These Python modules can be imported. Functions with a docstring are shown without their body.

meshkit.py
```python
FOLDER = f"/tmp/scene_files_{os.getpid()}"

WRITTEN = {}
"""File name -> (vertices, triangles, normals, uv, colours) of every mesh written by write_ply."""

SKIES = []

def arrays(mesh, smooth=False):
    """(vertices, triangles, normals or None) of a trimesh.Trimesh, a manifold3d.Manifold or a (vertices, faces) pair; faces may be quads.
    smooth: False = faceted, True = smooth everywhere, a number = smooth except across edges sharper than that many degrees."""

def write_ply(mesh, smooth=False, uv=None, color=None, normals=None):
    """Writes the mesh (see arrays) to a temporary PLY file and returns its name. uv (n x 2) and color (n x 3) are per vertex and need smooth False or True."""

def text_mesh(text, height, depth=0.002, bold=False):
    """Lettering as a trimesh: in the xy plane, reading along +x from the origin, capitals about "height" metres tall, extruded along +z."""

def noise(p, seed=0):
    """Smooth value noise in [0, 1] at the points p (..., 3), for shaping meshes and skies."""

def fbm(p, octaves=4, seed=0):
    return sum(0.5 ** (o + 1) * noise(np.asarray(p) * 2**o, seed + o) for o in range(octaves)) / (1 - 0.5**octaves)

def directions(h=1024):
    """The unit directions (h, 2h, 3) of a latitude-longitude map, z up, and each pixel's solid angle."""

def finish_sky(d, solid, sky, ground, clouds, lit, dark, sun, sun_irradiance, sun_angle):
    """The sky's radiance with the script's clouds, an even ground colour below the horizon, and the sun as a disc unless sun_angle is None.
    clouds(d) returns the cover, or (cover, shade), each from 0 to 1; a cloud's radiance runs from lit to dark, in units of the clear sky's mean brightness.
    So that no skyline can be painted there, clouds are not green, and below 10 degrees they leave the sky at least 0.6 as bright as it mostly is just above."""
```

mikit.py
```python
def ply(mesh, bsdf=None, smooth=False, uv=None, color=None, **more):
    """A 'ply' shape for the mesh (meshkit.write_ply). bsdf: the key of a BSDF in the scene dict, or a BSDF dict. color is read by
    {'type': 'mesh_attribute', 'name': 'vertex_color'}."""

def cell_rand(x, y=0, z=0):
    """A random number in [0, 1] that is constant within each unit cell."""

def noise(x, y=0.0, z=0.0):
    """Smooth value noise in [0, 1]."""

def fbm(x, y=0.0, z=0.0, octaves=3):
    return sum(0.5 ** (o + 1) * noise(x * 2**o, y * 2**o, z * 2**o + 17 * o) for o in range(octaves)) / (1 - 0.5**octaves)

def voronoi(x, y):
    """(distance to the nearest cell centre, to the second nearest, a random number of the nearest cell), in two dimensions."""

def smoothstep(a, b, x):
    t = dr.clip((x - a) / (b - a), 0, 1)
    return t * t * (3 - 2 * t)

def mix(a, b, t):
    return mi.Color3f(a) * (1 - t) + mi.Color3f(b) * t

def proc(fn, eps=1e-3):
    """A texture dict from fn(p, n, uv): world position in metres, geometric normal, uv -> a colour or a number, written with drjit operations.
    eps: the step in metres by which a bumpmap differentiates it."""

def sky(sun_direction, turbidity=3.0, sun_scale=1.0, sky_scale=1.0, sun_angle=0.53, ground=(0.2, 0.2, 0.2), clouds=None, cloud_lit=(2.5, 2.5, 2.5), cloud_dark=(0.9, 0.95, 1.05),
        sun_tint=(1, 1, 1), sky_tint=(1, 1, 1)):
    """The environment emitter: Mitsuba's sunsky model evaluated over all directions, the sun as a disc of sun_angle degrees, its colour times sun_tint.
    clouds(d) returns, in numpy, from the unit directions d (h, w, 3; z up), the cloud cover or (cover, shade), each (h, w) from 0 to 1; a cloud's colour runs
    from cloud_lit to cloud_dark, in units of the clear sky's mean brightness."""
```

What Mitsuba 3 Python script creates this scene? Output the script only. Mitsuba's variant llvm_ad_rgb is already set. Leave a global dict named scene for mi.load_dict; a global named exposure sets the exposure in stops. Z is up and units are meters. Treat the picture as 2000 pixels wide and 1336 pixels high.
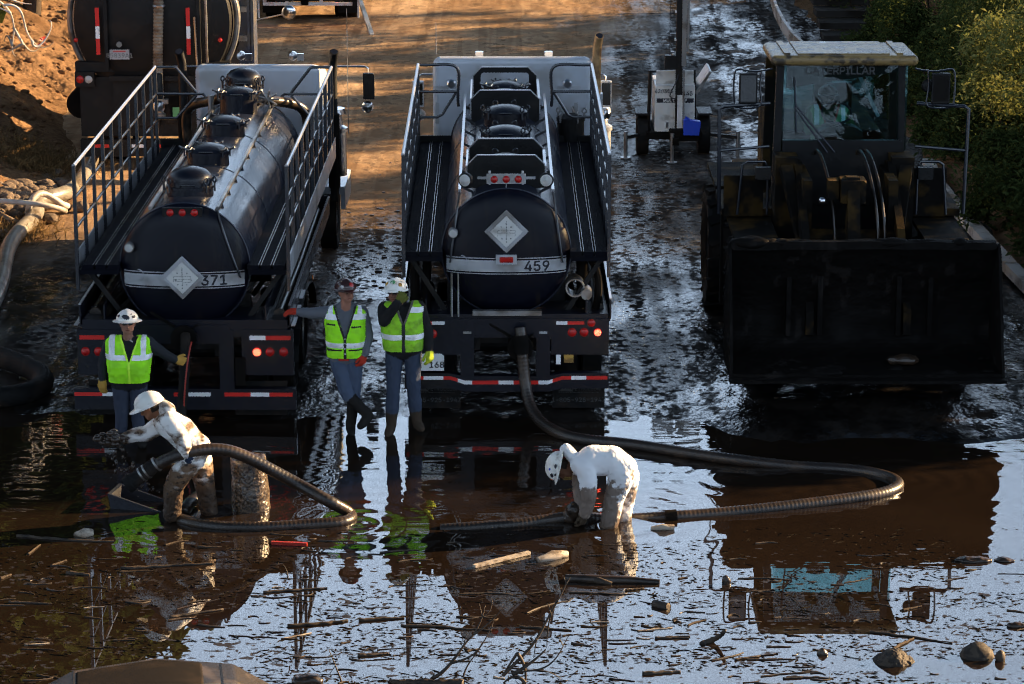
import math, random
import numpy as np, trimesh, manifold3d as m3, drjit as dr, mitsuba as mi
import mikit, meshkit
from shapely.geometry import Polygon, box as sbox

# ------------------------------------------------------------------ camera, sky, exposure
CAM_H, TH = 10.05, math.atan(1468 / 5600)
T = mi.ScalarTransform4f
scene, labels, place = {}, {}, {}
scene['camera'] = {'type': 'perspective', 'fov': 2 * math.degrees(math.atan(1000 / 5600)), 'fov_axis': 'x', 'near_clip': 0.5, 'far_clip': 3000,
    'to_world': T().look_at(origin=[0, 0, CAM_H], target=[0, math.cos(TH), CAM_H - math.sin(TH)], up=[0, 0, 1])}
SUN_AZ, SUN_EL = math.radians(20.5), math.radians(18)
SUN = (math.cos(SUN_AZ) * math.cos(SUN_EL), math.sin(SUN_AZ) * math.cos(SUN_EL), math.sin(SUN_EL))

def clouds(d):
    """Bright winter haze round the horizon with thin streaks, thinning out to clear blue overhead."""
    el = np.degrees(np.arcsin(np.clip(d[..., 2], 0, 1)))
    q = d / np.maximum(d[..., 2:3] + 0.15, 0.05)
    c = meshkit.fbm(q * [0.9, 0.9, 0] + 3.1, 5, seed=4)
    haze = np.clip(1 - (el - 21) / 24, 0, 1)
    return np.clip(.80 * haze + (c - .48) * 1.3 * haze, 0, 1), np.clip((0.56 - c) * 3, 0, 1) * .75

scene['sky'] = mikit.sky(SUN, turbidity=3, sun_scale=2.1, sky_scale=0.26, clouds=clouds, cloud_lit=(11.0, 14.2, 18.6), cloud_dark=(7.6, 10.8, 15.6), sun_tint=(1.0, 0.92, 0.83))
exposure = 2.95

# ------------------------------------------------------------------ helpers
RNG = np.random.default_rng(7)
rnd = random.Random(11)
def V(*a): return np.array(a, float)
def numbered(k):
    if k not in scene and k not in place: return k
    i = 1
    while f'{k}_{i:03d}' in scene or f'{k}_{i:03d}' in place: i += 1
    return f'{k}_{i:03d}'
def thing(name, label, cat, loc=(0, 0, 0), rz=0.0, group=None):
    k = numbered(name)
    place[k] = T().translate([float(v) for v in loc]).rotate([0, 0, 1], float(rz))
    labels[k] = {'label': label, 'category': cat}
    if group: labels[k]['group'] = group
    return k
def part(parent, name, mesh, mat, smooth=35, label=None, M=None, color=None, kind=None):
    if kind is None and M is None and color is None and name not in WHOLE and not isinstance(mesh, dict):
        cs = clusters(mesh)
        if len(cs) > 1: return [part(parent, name, c, mat, smooth, label) for c in cs][0]
    k = numbered(parent + '__' + name)
    root = parent.split('__')[0]
    d = dict(mesh) if isinstance(mesh, dict) else mikit.ply(mesh, mat, smooth=smooth, color=color)
    if mat: d['bsdf'] = {'type': 'ref', 'id': mat}
    tw = place[root] if M is None else place[root] @ M
    d['to_world'] = tw
    scene[k] = d
    if label: labels.setdefault(k, {})['label'] = label
    if kind: labels.setdefault(k, {})['kind'] = kind
    return k
def single(name, mesh, mat, label, cat, group=None, smooth=35, M=None, color=None):
    k = numbered(name)
    d = dict(mesh) if isinstance(mesh, dict) else mikit.ply(mesh, mat, smooth=smooth, color=color)
    if mat: d['bsdf'] = {'type': 'ref', 'id': mat}
    if M is not None: d['to_world'] = M
    scene[k] = d
    labels[k] = {'label': label, 'category': cat}
    if group: labels[k]['group'] = group
    return k
def struct(name, mesh, mat, label, smooth=True, kind='structure'):
    scene[name] = mikit.ply(mesh, mat, smooth=smooth)
    labels[name] = {'label': label, 'kind': kind}
    if kind != 'structure': labels[name]['category'] = name.replace('_', ' ').split()[-1]
# -- meshes
def J(*ms):
    ms = [m for m in ms if m is not None]
    out = trimesh.util.concatenate(ms); out.metadata['pieces'] = ms
    return out
WHOLE = {'lettering', 'diode', 'marking', 'lens', 'slot_edge', 'glasses', 'sunglasses', 'level_dial', 'foliage', 'stem', 'frond', 'lip', 'brim', 'tyre', 'rim', 'hatch'}
def clusters(mesh):
    """Pieces of a joined mesh that do not touch, each as a mesh of its own."""
    ps = mesh.metadata.get('pieces') if isinstance(mesh, trimesh.Trimesh) else None
    if not ps or len(ps) > 40: return [mesh]
    b = [(p.bounds[0] - .004, p.bounds[1] + .004) for p in ps]; g = list(range(len(ps)))
    for i in range(len(ps)):
        for j in range(i):
            if (b[i][0] <= b[j][1]).all() and (b[j][0] <= b[i][1]).all():
                gi, gj = g[i], g[j]; g = [gj if q == gi else q for q in g]
    out = [[p for p, q in zip(ps, g) if q == k] for k in dict.fromkeys(g)]
    if len(out) < 2 or max(max(np.ptp(p.bounds, axis=0)) for p in ps) < .15: return [mesh]
    return [trimesh.util.concatenate(o) for o in out]
def bx(cx, cy, cz, sx, sy, sz, b=0.008):
    b = min(b, sx * .3, sy * .3, sz * .3)
    p = []
    for a in (-1, 1):
        for c in (-1, 1):
            for e in (-1, 1):
                x, y, z = a * sx / 2, c * sy / 2, e * sz / 2
                if b <= 0.0005: p.append((x, y, z)); continue
                p += [(x - a * b, y, z), (x, y - c * b, z), (x, y, z - e * b)]
    m = trimesh.convex.convex_hull(np.array(p))
    m.apply_translation((cx, cy, cz)); return m
def bb(x0, x1, y0, y1, z0, z1, b=0.008):
    return bx((x0 + x1) / 2, (y0 + y1) / 2, (z0 + z1) / 2, abs(x1 - x0), abs(y1 - y0), abs(z1 - z0), b)
def frame_of(d):
    d = d / max(np.linalg.norm(d), 1e-9)
    u = np.cross(d, [0, 0, 1.0]) if abs(d[2]) < .95 else np.cross(d, [1.0, 0, 0])
    u /= np.linalg.norm(u); return d, u, np.cross(u, d)
def sweep(pts, rad, n=8, cap=True):
    """Tube through pts; rad a number or one per point."""
    pts = np.asarray(pts, float); k = len(pts)
    r = np.broadcast_to(np.asarray(rad, float), (k,))
    tan = np.gradient(pts, axis=0)
    tan /= np.maximum(np.linalg.norm(tan, axis=1, keepdims=True), 1e-9)
    _, u, _ = frame_of(tan[0]); rings = []
    for i in range(k):
        u = u - tan[i] * np.dot(u, tan[i]); u /= np.linalg.norm(u); w = np.cross(tan[i], u)
        a = np.arange(n) * 2 * np.pi / n
        rings.append(pts[i] + r[i] * (np.cos(a)[:, None] * u + np.sin(a)[:, None] * w))
    v = np.vstack(rings); f = []
    i, j = np.meshgrid(np.arange(k - 1), np.arange(n), indexing='ij')
    a, b = (i * n + j).ravel(), (i * n + (j + 1) % n).ravel()
    f = np.vstack([np.stack([a, b, b + n], 1), np.stack([a, b + n, a + n], 1)])
    if cap:
        v = np.vstack([v, pts[0], pts[-1]]); c0, c1 = k * n, k * n + 1; q = np.arange(n)
        f = np.vstack([f, np.stack([np.full(n, c0), (q + 1) % n, q], 1), np.stack([np.full(n, c1), (k - 1) * n + q, (k - 1) * n + (q + 1) % n], 1)])
    return trimesh.Trimesh(v, f, process=False)
def spline(pts, n=60):
    from scipy.interpolate import CubicSpline
    pts = np.asarray(pts, float)
    t = np.concatenate([[0], np.cumsum(np.sqrt(np.linalg.norm(np.diff(pts, axis=0), axis=1)))])
    return CubicSpline(t, pts)(np.linspace(0, t[-1], n))
def rod(p, q, r, n=8, r2=None):
    return sweep([p, q], [r, r if r2 is None else r2], n)
def bar(p, q, w, h=None, b=0.004):
    """Square bar from p to q."""
    p, q = np.asarray(p, float), np.asarray(q, float); L = np.linalg.norm(q - p)
    m = bx(0, 0, 0, w, h or w, L, b); d, u, v = frame_of(q - p)
    M = np.eye(4); M[:3, 0], M[:3, 1], M[:3, 2], M[:3, 3] = u, v, d, (p + q) / 2
    if np.linalg.det(M[:3, :3]) < 0: M[:3, 1] *= -1
    m.apply_transform(M); return m
def lathe(prof, n=24, loc=(0, 0, 0), axis='z'):
    prof = np.asarray(prof, float); m = trimesh.creation.revolve(prof, sections=n)
    if axis == 'x': m.apply_transform(trimesh.transformations.rotation_matrix(np.pi / 2, [0, 1, 0]))
    if axis == 'y': m.apply_transform(trimesh.transformations.rotation_matrix(-np.pi / 2, [1, 0, 0]))
    m.apply_translation(loc); return m
def prism(poly, h, plane='xz', at=0.0):
    """Extrude a polygon given in `plane`; the third axis runs from at to at+h."""
    m = trimesh.creation.extrude_polygon(poly if isinstance(poly, Polygon) else Polygon(poly), h, engine='earcut')
    v = np.array(m.vertices)
    if plane == 'xz': v = np.stack([v[:, 0], v[:, 2] + at, v[:, 1]], 1)
    elif plane == 'yz': v = np.stack([v[:, 2] + at, v[:, 0], v[:, 1]], 1)
    else: v[:, 2] += at
    m = trimesh.Trimesh(v, m.faces, process=False)
    m.fix_normals(); return m
def xf(m, loc=(0, 0, 0), rz=0, rx=0, ry=0, s=1):
    m = m.copy(); R = trimesh.transformations.euler_matrix(math.radians(rx), math.radians(ry), math.radians(rz))
    if not np.isscalar(s) or s != 1: m.apply_scale(s)
    m.apply_transform(R); m.apply_translation(loc); return m
def txt(t, h, loc, bold=True, face='-y'):
    m = meshkit.text_mesh(t, h, 0.003, bold); b = m.bounds
    m.apply_translation((-(b[0][0] + b[1][0]) / 2, -(b[0][1] + b[1][1]) / 2, 0))
    v = np.array(m.vertices); m = trimesh.Trimesh(np.stack([v[:, 0], -v[:, 2], v[:, 1]], 1), m.faces, process=False)
    m.apply_translation(loc); return m
def MT(loc=(0, 0, 0), rz=0, s=1.0, rx=0, ry=0):
    return T().translate([float(v) for v in loc]).rotate([0, 0, 1], float(rz)).rotate([0, 1, 0], float(ry)).rotate([1, 0, 0], float(rx)).scale(float(s) if np.isscalar(s) else [float(v) for v in s])
def ico(r, loc=(0, 0, 0), sub=2, s=(1, 1, 1)):
    m = trimesh.creation.icosphere(subdivisions=sub, radius=r); m.apply_scale(s); m.apply_translation(loc); return m
def roundbox(x0, x1, y0, y1, z0, z1, r, seg=20):
    c = []
    for x in (x0 + r, x1 - r):
        for y in (y0 + r, y1 - r):
            for z in (z0 + r, z1 - r): c.append(m3.Manifold.sphere(r, seg).translate((x, y, z)))
    return m3.Manifold.batch_hull(c)
def rough(m, amp, freq, seed=0):
    v = np.array(m.vertices); n = np.array(m.vertex_normals)
    m = m.copy(); m.vertices = v + n * ((meshkit.fbm(v * freq + 50, 4, seed) - .5) * 2 * amp)[:, None]; return m
FPX = 5600.0
def ray(px, py):
    a, b = (px - 1000) / FPX, -(py - 668) / FPX; c, s = math.cos(TH), math.sin(TH)
    return V(a, b * s + c, b * c - s)
def at_z(px, py, z=0.0):
    d = ray(px, py); return d * ((z - CAM_H) / d[2]) + V(0, 0, CAM_H)
def at_y(px, py, y):
    d = ray(px, py); return d * (y / d[1]) + V(0, 0, CAM_H)
# ------------------------------------------------------------------ materials
noise, fbm, sst, mix, proc = mikit.noise, mikit.fbm, mikit.smoothstep, mikit.mix, mikit.proc
def rgb(*c): return {'type': 'rgb', 'value': list(c)}
def pr(name, base, rough=.5, spec=.5, metal=0.0, coat=0.0, bump=None, **kw):
    b = {'type': 'principled', 'base_color': base if isinstance(base, dict) else rgb(*base), 'roughness': rough, 'specular': spec, 'metallic': metal, 'clearcoat': coat, **kw}
    if bump: b = {'type': 'bumpmap', 'arbitrary': bump[0], 'scale': bump[1], 'bsdf': b}
    scene[name] = {'type': 'twosided', 'bsdf': b}
    return name
def grime(a, b, f=3.0, lo=.45, hi=.7):
    def fn(p, n, uv): return mix(a, b, sst(lo, hi, fbm(p.x * f, p.y * f, p.z * f, 4)))
    return proc(fn)
def lum(lo, hi, f=5.0):
    def fn(p, n, uv): return lo + (hi - lo) * fbm(p.x * f, p.y * f, p.z * f, 3)
    return proc(fn)
pr('m_navy', grime((.003, .004, .010), (.014, .011, .009), 2.2, .52, .8), .32, .35, coat=.25)
pr('m_tank', grime((.005, .008, .020), (.012, .015, .026), 1.3), lum(.10, .30, 1.7), .6, coat=.9)
pr('m_fleck', (.012, .009, .006), .9, .1)
def head_col(p, n, uv):
    st = sst(.50, .75, fbm(p.x * 16, p.y * 2, p.z * 1.4, 3)) * sst(.4, .7, fbm(p.x * 2, p.y * 2, p.z * 2, 3))
    return mix((.0015, .002, .007), (.014, .011, .009), st)
pr('m_head', proc(head_col), lum(.26, .5, 3.), .25)
pr('m_black', grime((.004, .004, .0045), (.014, .011, .009), 3., .5, .8), .5, .3)
pr('m_deck', grime((.003, .0035, .007), (.010, .008, .007), 3., .5, .8), .8, .08)
pr('m_rail', (.010, .012, .018), .22, .7, coat=.6)
pr('m_edge', (.42, .42, .44), .3, .5, metal=.8)
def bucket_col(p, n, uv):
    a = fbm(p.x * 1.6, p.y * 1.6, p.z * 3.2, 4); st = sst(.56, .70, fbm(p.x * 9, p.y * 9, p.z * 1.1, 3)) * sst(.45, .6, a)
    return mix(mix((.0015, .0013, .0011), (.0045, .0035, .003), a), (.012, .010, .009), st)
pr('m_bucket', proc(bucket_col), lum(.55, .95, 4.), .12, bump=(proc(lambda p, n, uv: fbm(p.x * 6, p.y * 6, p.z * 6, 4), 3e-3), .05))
pr('m_rubber', grime((.005, .005, .005), (.018, .013, .010), 4.), .7, .2)
pr('m_chrome', (.72, .72, .74), .12, .5, metal=1.0)
pr('m_steel', grime((.30, .30, .30), (.16, .14, .12), 4.), .35, .5, metal=.7)
pr('m_silver', grime((.40, .42, .45), (.30, .30, .30), 2.), .3, .5, metal=.35, coat=.4)
pr('m_cabgrey', grime((.42, .45, .50), (.30, .30, .30), 2., .5, .8), .3, .5, coat=.8)
pr('m_band', grime((.36, .37, .39), (.20, .19, .18), 3., .45, .75), .4)
pr('m_white', grime((.56, .56, .54), (.32, .30, .27), 5., .52, .8), .45)
pr('m_tapewhite', (.82, .83, .84), .35)
pr('m_tapered', (.62, .018, .012), .35)
pr('m_lampred', (.40, .008, .006), .15, .6)
pr('m_lampglass', (.45, .45, .43), .1, .7)
pr('m_lamporange', (.75, .16, .02), .2)
pr('m_print', (.010, .012, .020), .5)
pr('m_printgrey', (.16, .17, .17), .6)
pr('m_faintprint', (.035, .037, .037), .6)
pr('m_exh', grime((.46, .27, .12), (.20, .11, .05), 6.), .4, .5, metal=.3)
pr('m_green', (.10, .30, .12), .5)
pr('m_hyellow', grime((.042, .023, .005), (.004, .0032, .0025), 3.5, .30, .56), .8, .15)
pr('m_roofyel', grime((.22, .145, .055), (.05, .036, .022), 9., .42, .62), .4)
pr('m_mudsteel', grime((.007, .0055, .0045), (.003, .0027, .0024), 3.), .85, .1)
pr('m_hose', grime((.016, .013, .011), (.060, .038, .022), 5., .45, .7), .32, .6)
pr('m_hosemud', grime((.016, .011, .008), (.042, .026, .016), 5., .42, .75), lum(.22, .5, 6.), .6)
pr('m_corru', grime((.22, .17, .12), (.12, .08, .05), 6.), .6)
pr('m_wood', grime((.050, .034, .022), (.016, .011, .008), 9.), .65)
pr('m_woodlight', grime((.36, .31, .25), (.12, .09, .065), 12.), .6)
pr('m_bark', grime((.042, .028, .018), (.018, .012, .008), 7.), .9)
pr('m_driftred', (.30, .022, .012), .35)
pr('m_mudclod', grime((.035, .022, .014), (.014, .010, .007), 8.), .30, .6)
pr('m_rock', grime((.050, .037, .026), (.016, .011, .008), 18., .36, .62), .75)
pr('m_stump', grime((.10, .072, .048), (.022, .015, .010), 40., .36, .62), .30, .9, bump=(proc(lambda p, n, uv: fbm(p.x * 30, p.y * 30, p.z * 30, 3), 2e-3), .014))
pr('m_blue', (.010, .045, .42), .45)
pr('m_bluemetal', grime((.045, .055, .085), (.09, .085, .08), 3.), .35, .5, metal=.3, coat=.3)
pr('m_carroof', grime((.012, .010, .009), (.022, .016, .012), 3.), .9, .1)
pr('m_carpaint', grime((.075, .055, .040), (.020, .015, .011), 4.5, .36, .6), .5, .3, coat=.1)
pr('m_carglass', (.010, .010, .010), .06, .7)
pr('m_pipe', grime((.46, .44, .42), (.16, .13, .10), 2.4, .40, .70), .5)
pr('m_silverhose', grime((.27, .25, .22), (.14, .115, .09), 2.2), .28, .6, metal=.35)
pr('m_concrete', grime((.030, .028, .026), (.014, .012, .010), 1.5), .9, .1)
scene['m_glass'] = {'type': 'thindielectric', 'specular_transmittance': rgb(.36, .60, .62), 'specular_reflectance': rgb(.8, .9, .9)}
scene['m_mirror'] = {'type': 'twosided', 'bsdf': {'type': 'conductor', 'specular_reflectance': rgb(.75, .8, .78)}}
# people
def vcol(name, rough=.8, sheen=0.0, spec=.2, bump=None):
    pr(name, {'type': 'mesh_attribute', 'name': 'vertex_color'}, rough, spec, bump=bump)
def cloth_h(p, n, uv): return .75 * fbm(p.x * 16, p.y * 16, p.z * 9, 3) + .25 * fbm(p.x * 50, p.y * 50, p.z * 30, 2)
vcol('m_body', .8, bump=(proc(cloth_h, 2e-3), .030))
pr('m_hivis', grime((.36, .92, .015), (.30, .78, .02), 9.), .6, .3, bump=(proc(cloth_h, 2e-3), .030))
pr('m_hivisold', grime((.30, .66, .025), (.20, .42, .03), 9.), .65, .3, bump=(proc(cloth_h, 2e-3), .030))
pr('m_retro', grime((.84, .86, .88), (.62, .63, .64), 8.), .35)
pr('m_trim', (.012, .012, .012), .7)
pr('m_trimgrey', (.12, .11, .10), .7)
pr('m_piping', (.55, .95, .05), .5)
pr('m_hat', grime((.74, .73, .68), (.45, .42, .36), 14., .55, .75), .3, .5, coat=.3)
pr('m_hatdark', (.030, .007, .006), .12, .6, coat=1.0)
pr('m_skin', grime((.34, .16, .10), (.26, .11, .07), 10.), .55, .3)
pr('m_gloveyel', grime((.46, .26, .05), (.20, .11, .03), 14.), .8)
pr('m_glovered', grime((.46, .035, .015), (.03, .02, .02), 22., .45, .6), .7)
pr('m_glovegreen', grime((.40, .52, .03), (.04, .05, .02), 26., .45, .6), .7)
pr('m_gloveblue', (.012, .026, .060), .35)
def suit(p, n, uv):
    m = sst(.36, .68, fbm(p.x * 7, p.y * 7, p.z * 9, 4) + .42 * (1 - sst(.15, .95, p.z)) - .05)
    streak = sst(.55, .7, fbm(p.x * 22, p.y * 22, p.z * 30, 3))
    low = 1 - sst(.30, .62, p.z + .16 * fbm(p.x * 10, p.y * 10, p.z * 8, 3))
    return mix(mix(mix((.76, .75, .73), (.12, .070, .038), m), (.030, .018, .011), m * streak), (.020, .013, .009), low * (.75 + .25 * streak))
def suitR(p, n, uv):
    low = 1 - sst(.03, .20, p.z + .12 * fbm(p.x * 12, p.y * 12, p.z * 8))
    fr = sst(.50, .62, fbm(p.x * 9, p.y * 9, p.z * 8, 4) + .25 * (1 - sst(.2, .72, p.z)) + .34 * (1 - sst(1.0, 1.26, p.x)) * (1 - sst(.3, .62, p.z)) - .20)
    return mix(mix((.74, .745, .76), (.13, .085, .055), fr * .9), (.075, .044, .024), low)
def fold_h(p, n, uv): return .8 * dr.abs(fbm(p.x * 11 + p.z * 5, p.y * 11, p.z * 5 - p.x * 3, 3) - .5) + .2 * fbm(p.x * 45, p.y * 45, p.z * 30, 2)
pr('m_suit', proc(suit), .55, .35, bump=(proc(fold_h, 2e-3), .040))
pr('m_suitR', proc(suitR), .55, .35, bump=(proc(fold_h, 2e-3), .040))
# foliage
def leafmat(name, c1, c2):
    def fn(p, n, uv): return mix(c1, c2, mikit.cell_rand(p.x * 14, p.y * 14, p.z * 14))
    scene[name] = {'type': 'principledthin', 'base_color': proc(fn), 'roughness': .45, 'diff_trans': .7, 'spec_trans': 0.0, 'eta': 1.45}
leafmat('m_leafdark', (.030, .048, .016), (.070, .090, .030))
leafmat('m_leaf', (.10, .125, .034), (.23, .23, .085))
leafmat('m_leafwarm', (.16, .11, .035), (.10, .09, .03))
leafmat('m_drygrass', (.20, .13, .06), (.12, .08, .04))

# ground
def wetmask(p):
    w = fbm(p.x * .35 + 3, p.y * .22, 0, 4)
    near = 1 - sst(42.8, 47.5, p.y + 5 * (w - .5) + 1.2 * sst(-6, -8, p.x))
    right = sst(.4, 2.6, p.x - .02 * (p.y - 50) + 4.5 * (w - .5) - 1.2 * sst(64, 58, p.y) * sst(54, 57, p.y))
    return dr.clip(near + right, 0, 1)
def road_col(p, n, uv):
    a = fbm(p.x * .8, p.y * .35, 0, 4); b = fbm(p.x * 5, p.y * 5, 0, 3)
    tracks = sst(.52, .62, fbm(p.x * 4.5 + .3 * noise(p.y * .4), p.y * .10, 3, 3))
    c = mix((.25, .160, .098), (.44, .31, .205), sst(.3, .7, a * .6 + b * .4))
    c = mix(c, (.10, .055, .030), tracks * .28)
    return mix(c, (.05, .030, .019), sst(.60, .72, b) * .5)
def road_wet_col(p, n, uv):
    b = fbm(p.x * 3, p.y * 3, 0, 4)
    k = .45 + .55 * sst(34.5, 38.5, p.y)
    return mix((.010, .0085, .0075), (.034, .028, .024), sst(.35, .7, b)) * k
def road_wet_rough(p, n, uv):
    b = fbm(p.x * 1.1 + 7, p.y * .6, 0, 4); t = fbm(p.x * 3.2 + .5 * noise(p.y * .3), p.y * .22, 3, 3)
    stream = sst(3.9, 4.5, p.x + .9 * (b - .5)) * (1 - sst(5.6, 6.1, p.x + .6 * (t - .5))) * sst(49, 53, p.y) * sst(.40, .50, fbm(p.x * 2.1 + 4, p.y * 1.3, 2, 4))
    g = sst(40.5, 45.0, p.y + 3 * (b - .5)) * (1 - stream)
    sp = sst(.44, .64, .55 * fbm(p.x * 14 + 3, p.y * 11, 0, 4) + .45 * fbm(p.x * 4.2 + .8 * noise(p.y * .4), p.y * .4, 3, 3))
    return dr.clip(.07 + .4 * sp + .40 * sst(.42, .64, .5 * b + .5 * t) * (.25 + .75 * sst(35.0, 39.0, p.y)) * (1 - .7 * stream) + .38 * g, .08, .85)
def road_spec(p, n, uv):
    sp = sst(.44, .64, .55 * fbm(p.x * 14 + 3, p.y * 11, 0, 4) + .45 * fbm(p.x * 4.2 + .8 * noise(p.y * .4), p.y * .4, 3, 3)); bl = sst(.50, .62, fbm(p.x * .9 + 2, p.y * .8, 5, 3))
    return .95 * (1 - .80 * sp) * (1 - .45 * bl)
def road_h(p, n, uv):
    tr = fbm(p.x * 5 + .8 * noise(p.y * .5), p.y * .5, 3, 3)
    stream = sst(3.3, 4.1, p.x) * (1 - sst(5.9, 6.5, p.x)) * sst(49, 53, p.y)
    return stream * 1.5 * fbm(p.x * 2.4 + noise(p.y), p.y * 1.3, 7, 3) + .5 * fbm(p.x * 7, p.y * 5, 0, 4) + .35 * tr + .15 * fbm(p.x * 30, p.y * 24, 0, 2)
scene['m_road'] = {'type': 'twosided', 'bsdf': {'type': 'bumpmap', 'arbitrary': proc(road_h, 4e-3), 'scale': .038, 'bsdf': {'type': 'blendbsdf', 'weight': proc(lambda p, n, uv: wetmask(p)),
    'a': {'type': 'diffuse', 'reflectance': proc(road_col)},
    'b': {'type': 'blendbsdf', 'weight': proc(road_spec), 'a': {'type': 'diffuse', 'reflectance': proc(road_wet_col)},
        'b': {'type': 'principled', 'base_color': proc(road_wet_col), 'roughness': proc(road_wet_rough), 'specular': .95}}}}}
def hill_col(p, n, uv):
    a = fbm(p.x * 1.2, p.y * 1.2, p.z * 1.2, 4); b = fbm(p.x * 9, p.y * 9, p.z * 9, 3)
    return mix(mix((.095, .055, .031), (.24, .148, .085), sst(.3, .7, a * .5 + b * .5)), (.05, .028, .018), sst(.58, .7, b) * .6)
scene['m_hill'] = {'type': 'twosided', 'bsdf': {'type': 'bumpmap', 'arbitrary': proc(lambda p, n, uv: fbm(p.x * 8, p.y * 8, p.z * 8, 4), 4e-3), 'scale': .10, 'bsdf': {'type': 'diffuse', 'reflectance': proc(hill_col)}}}
pr('m_rubble', grime((.13, .095, .07), (.045, .035, .027), 6.), .9)
# water: ripples ring the hoses and the workers, the rest is nearly still
RINGS = [(1.2, 30.35, 1.0), (-3.35, 30.7, 1.0), (-1.7, 30.35, .9), (4.6, 32.0, 1.0), (2.6, 32.0, .7)]
def water_h(p, n, uv):
    h = mi.Float(0)
    wob = .16 * fbm(p.x * 1.3, p.y * 1.3, 0, 2)
    for i, (x, y, a) in enumerate(RINGS):
        d = dr.sqrt(dr.square(p.x - x) + dr.square((p.y - y) * 1.0)) + wob
        h += a * dr.sin(d * (19 + 1.3 * i)) * dr.exp(-d * 1.1) * sst(.0, .25, d)
    calm = sst(28.2, 30.4, p.y)
    h = h * (.012 + .988 * calm) * .0042
    h += (.0014 * calm + .00004) * (fbm(p.x * 1.8, p.y * 6.5, 0, 3) - .5) * 2
    return h + (.00014 * calm + .000006) * fbm(p.x * 9, p.y * 20, 5, 2)
def scum(p):
    a = fbm(p.x * 1.1 + 5, p.y * 1.7 + 2, 0, 4)
    fine = fbm(p.x * 13, p.y * 20, 0, 2)
    zone = 1 - sst(28.6, 29.9, p.y + .6 * (a - .5))
    dense = zone * (.55 + .45 * sst(.42, .58, a)) * (1.0 + .35 * (1 - sst(-1.5, 1.0, p.x)))
    return sst(.745, .785, fine + .10 * (dense - .75) + .06 * (a - .5)) * sst(.05, .3, zone)
def water_col(p, n, uv):
    a = fbm(p.x * .7, p.y * 1.2, 0, 4)
    return mix((.0100, .0064, .0044), (.018, .0118, .0080), a)
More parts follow.
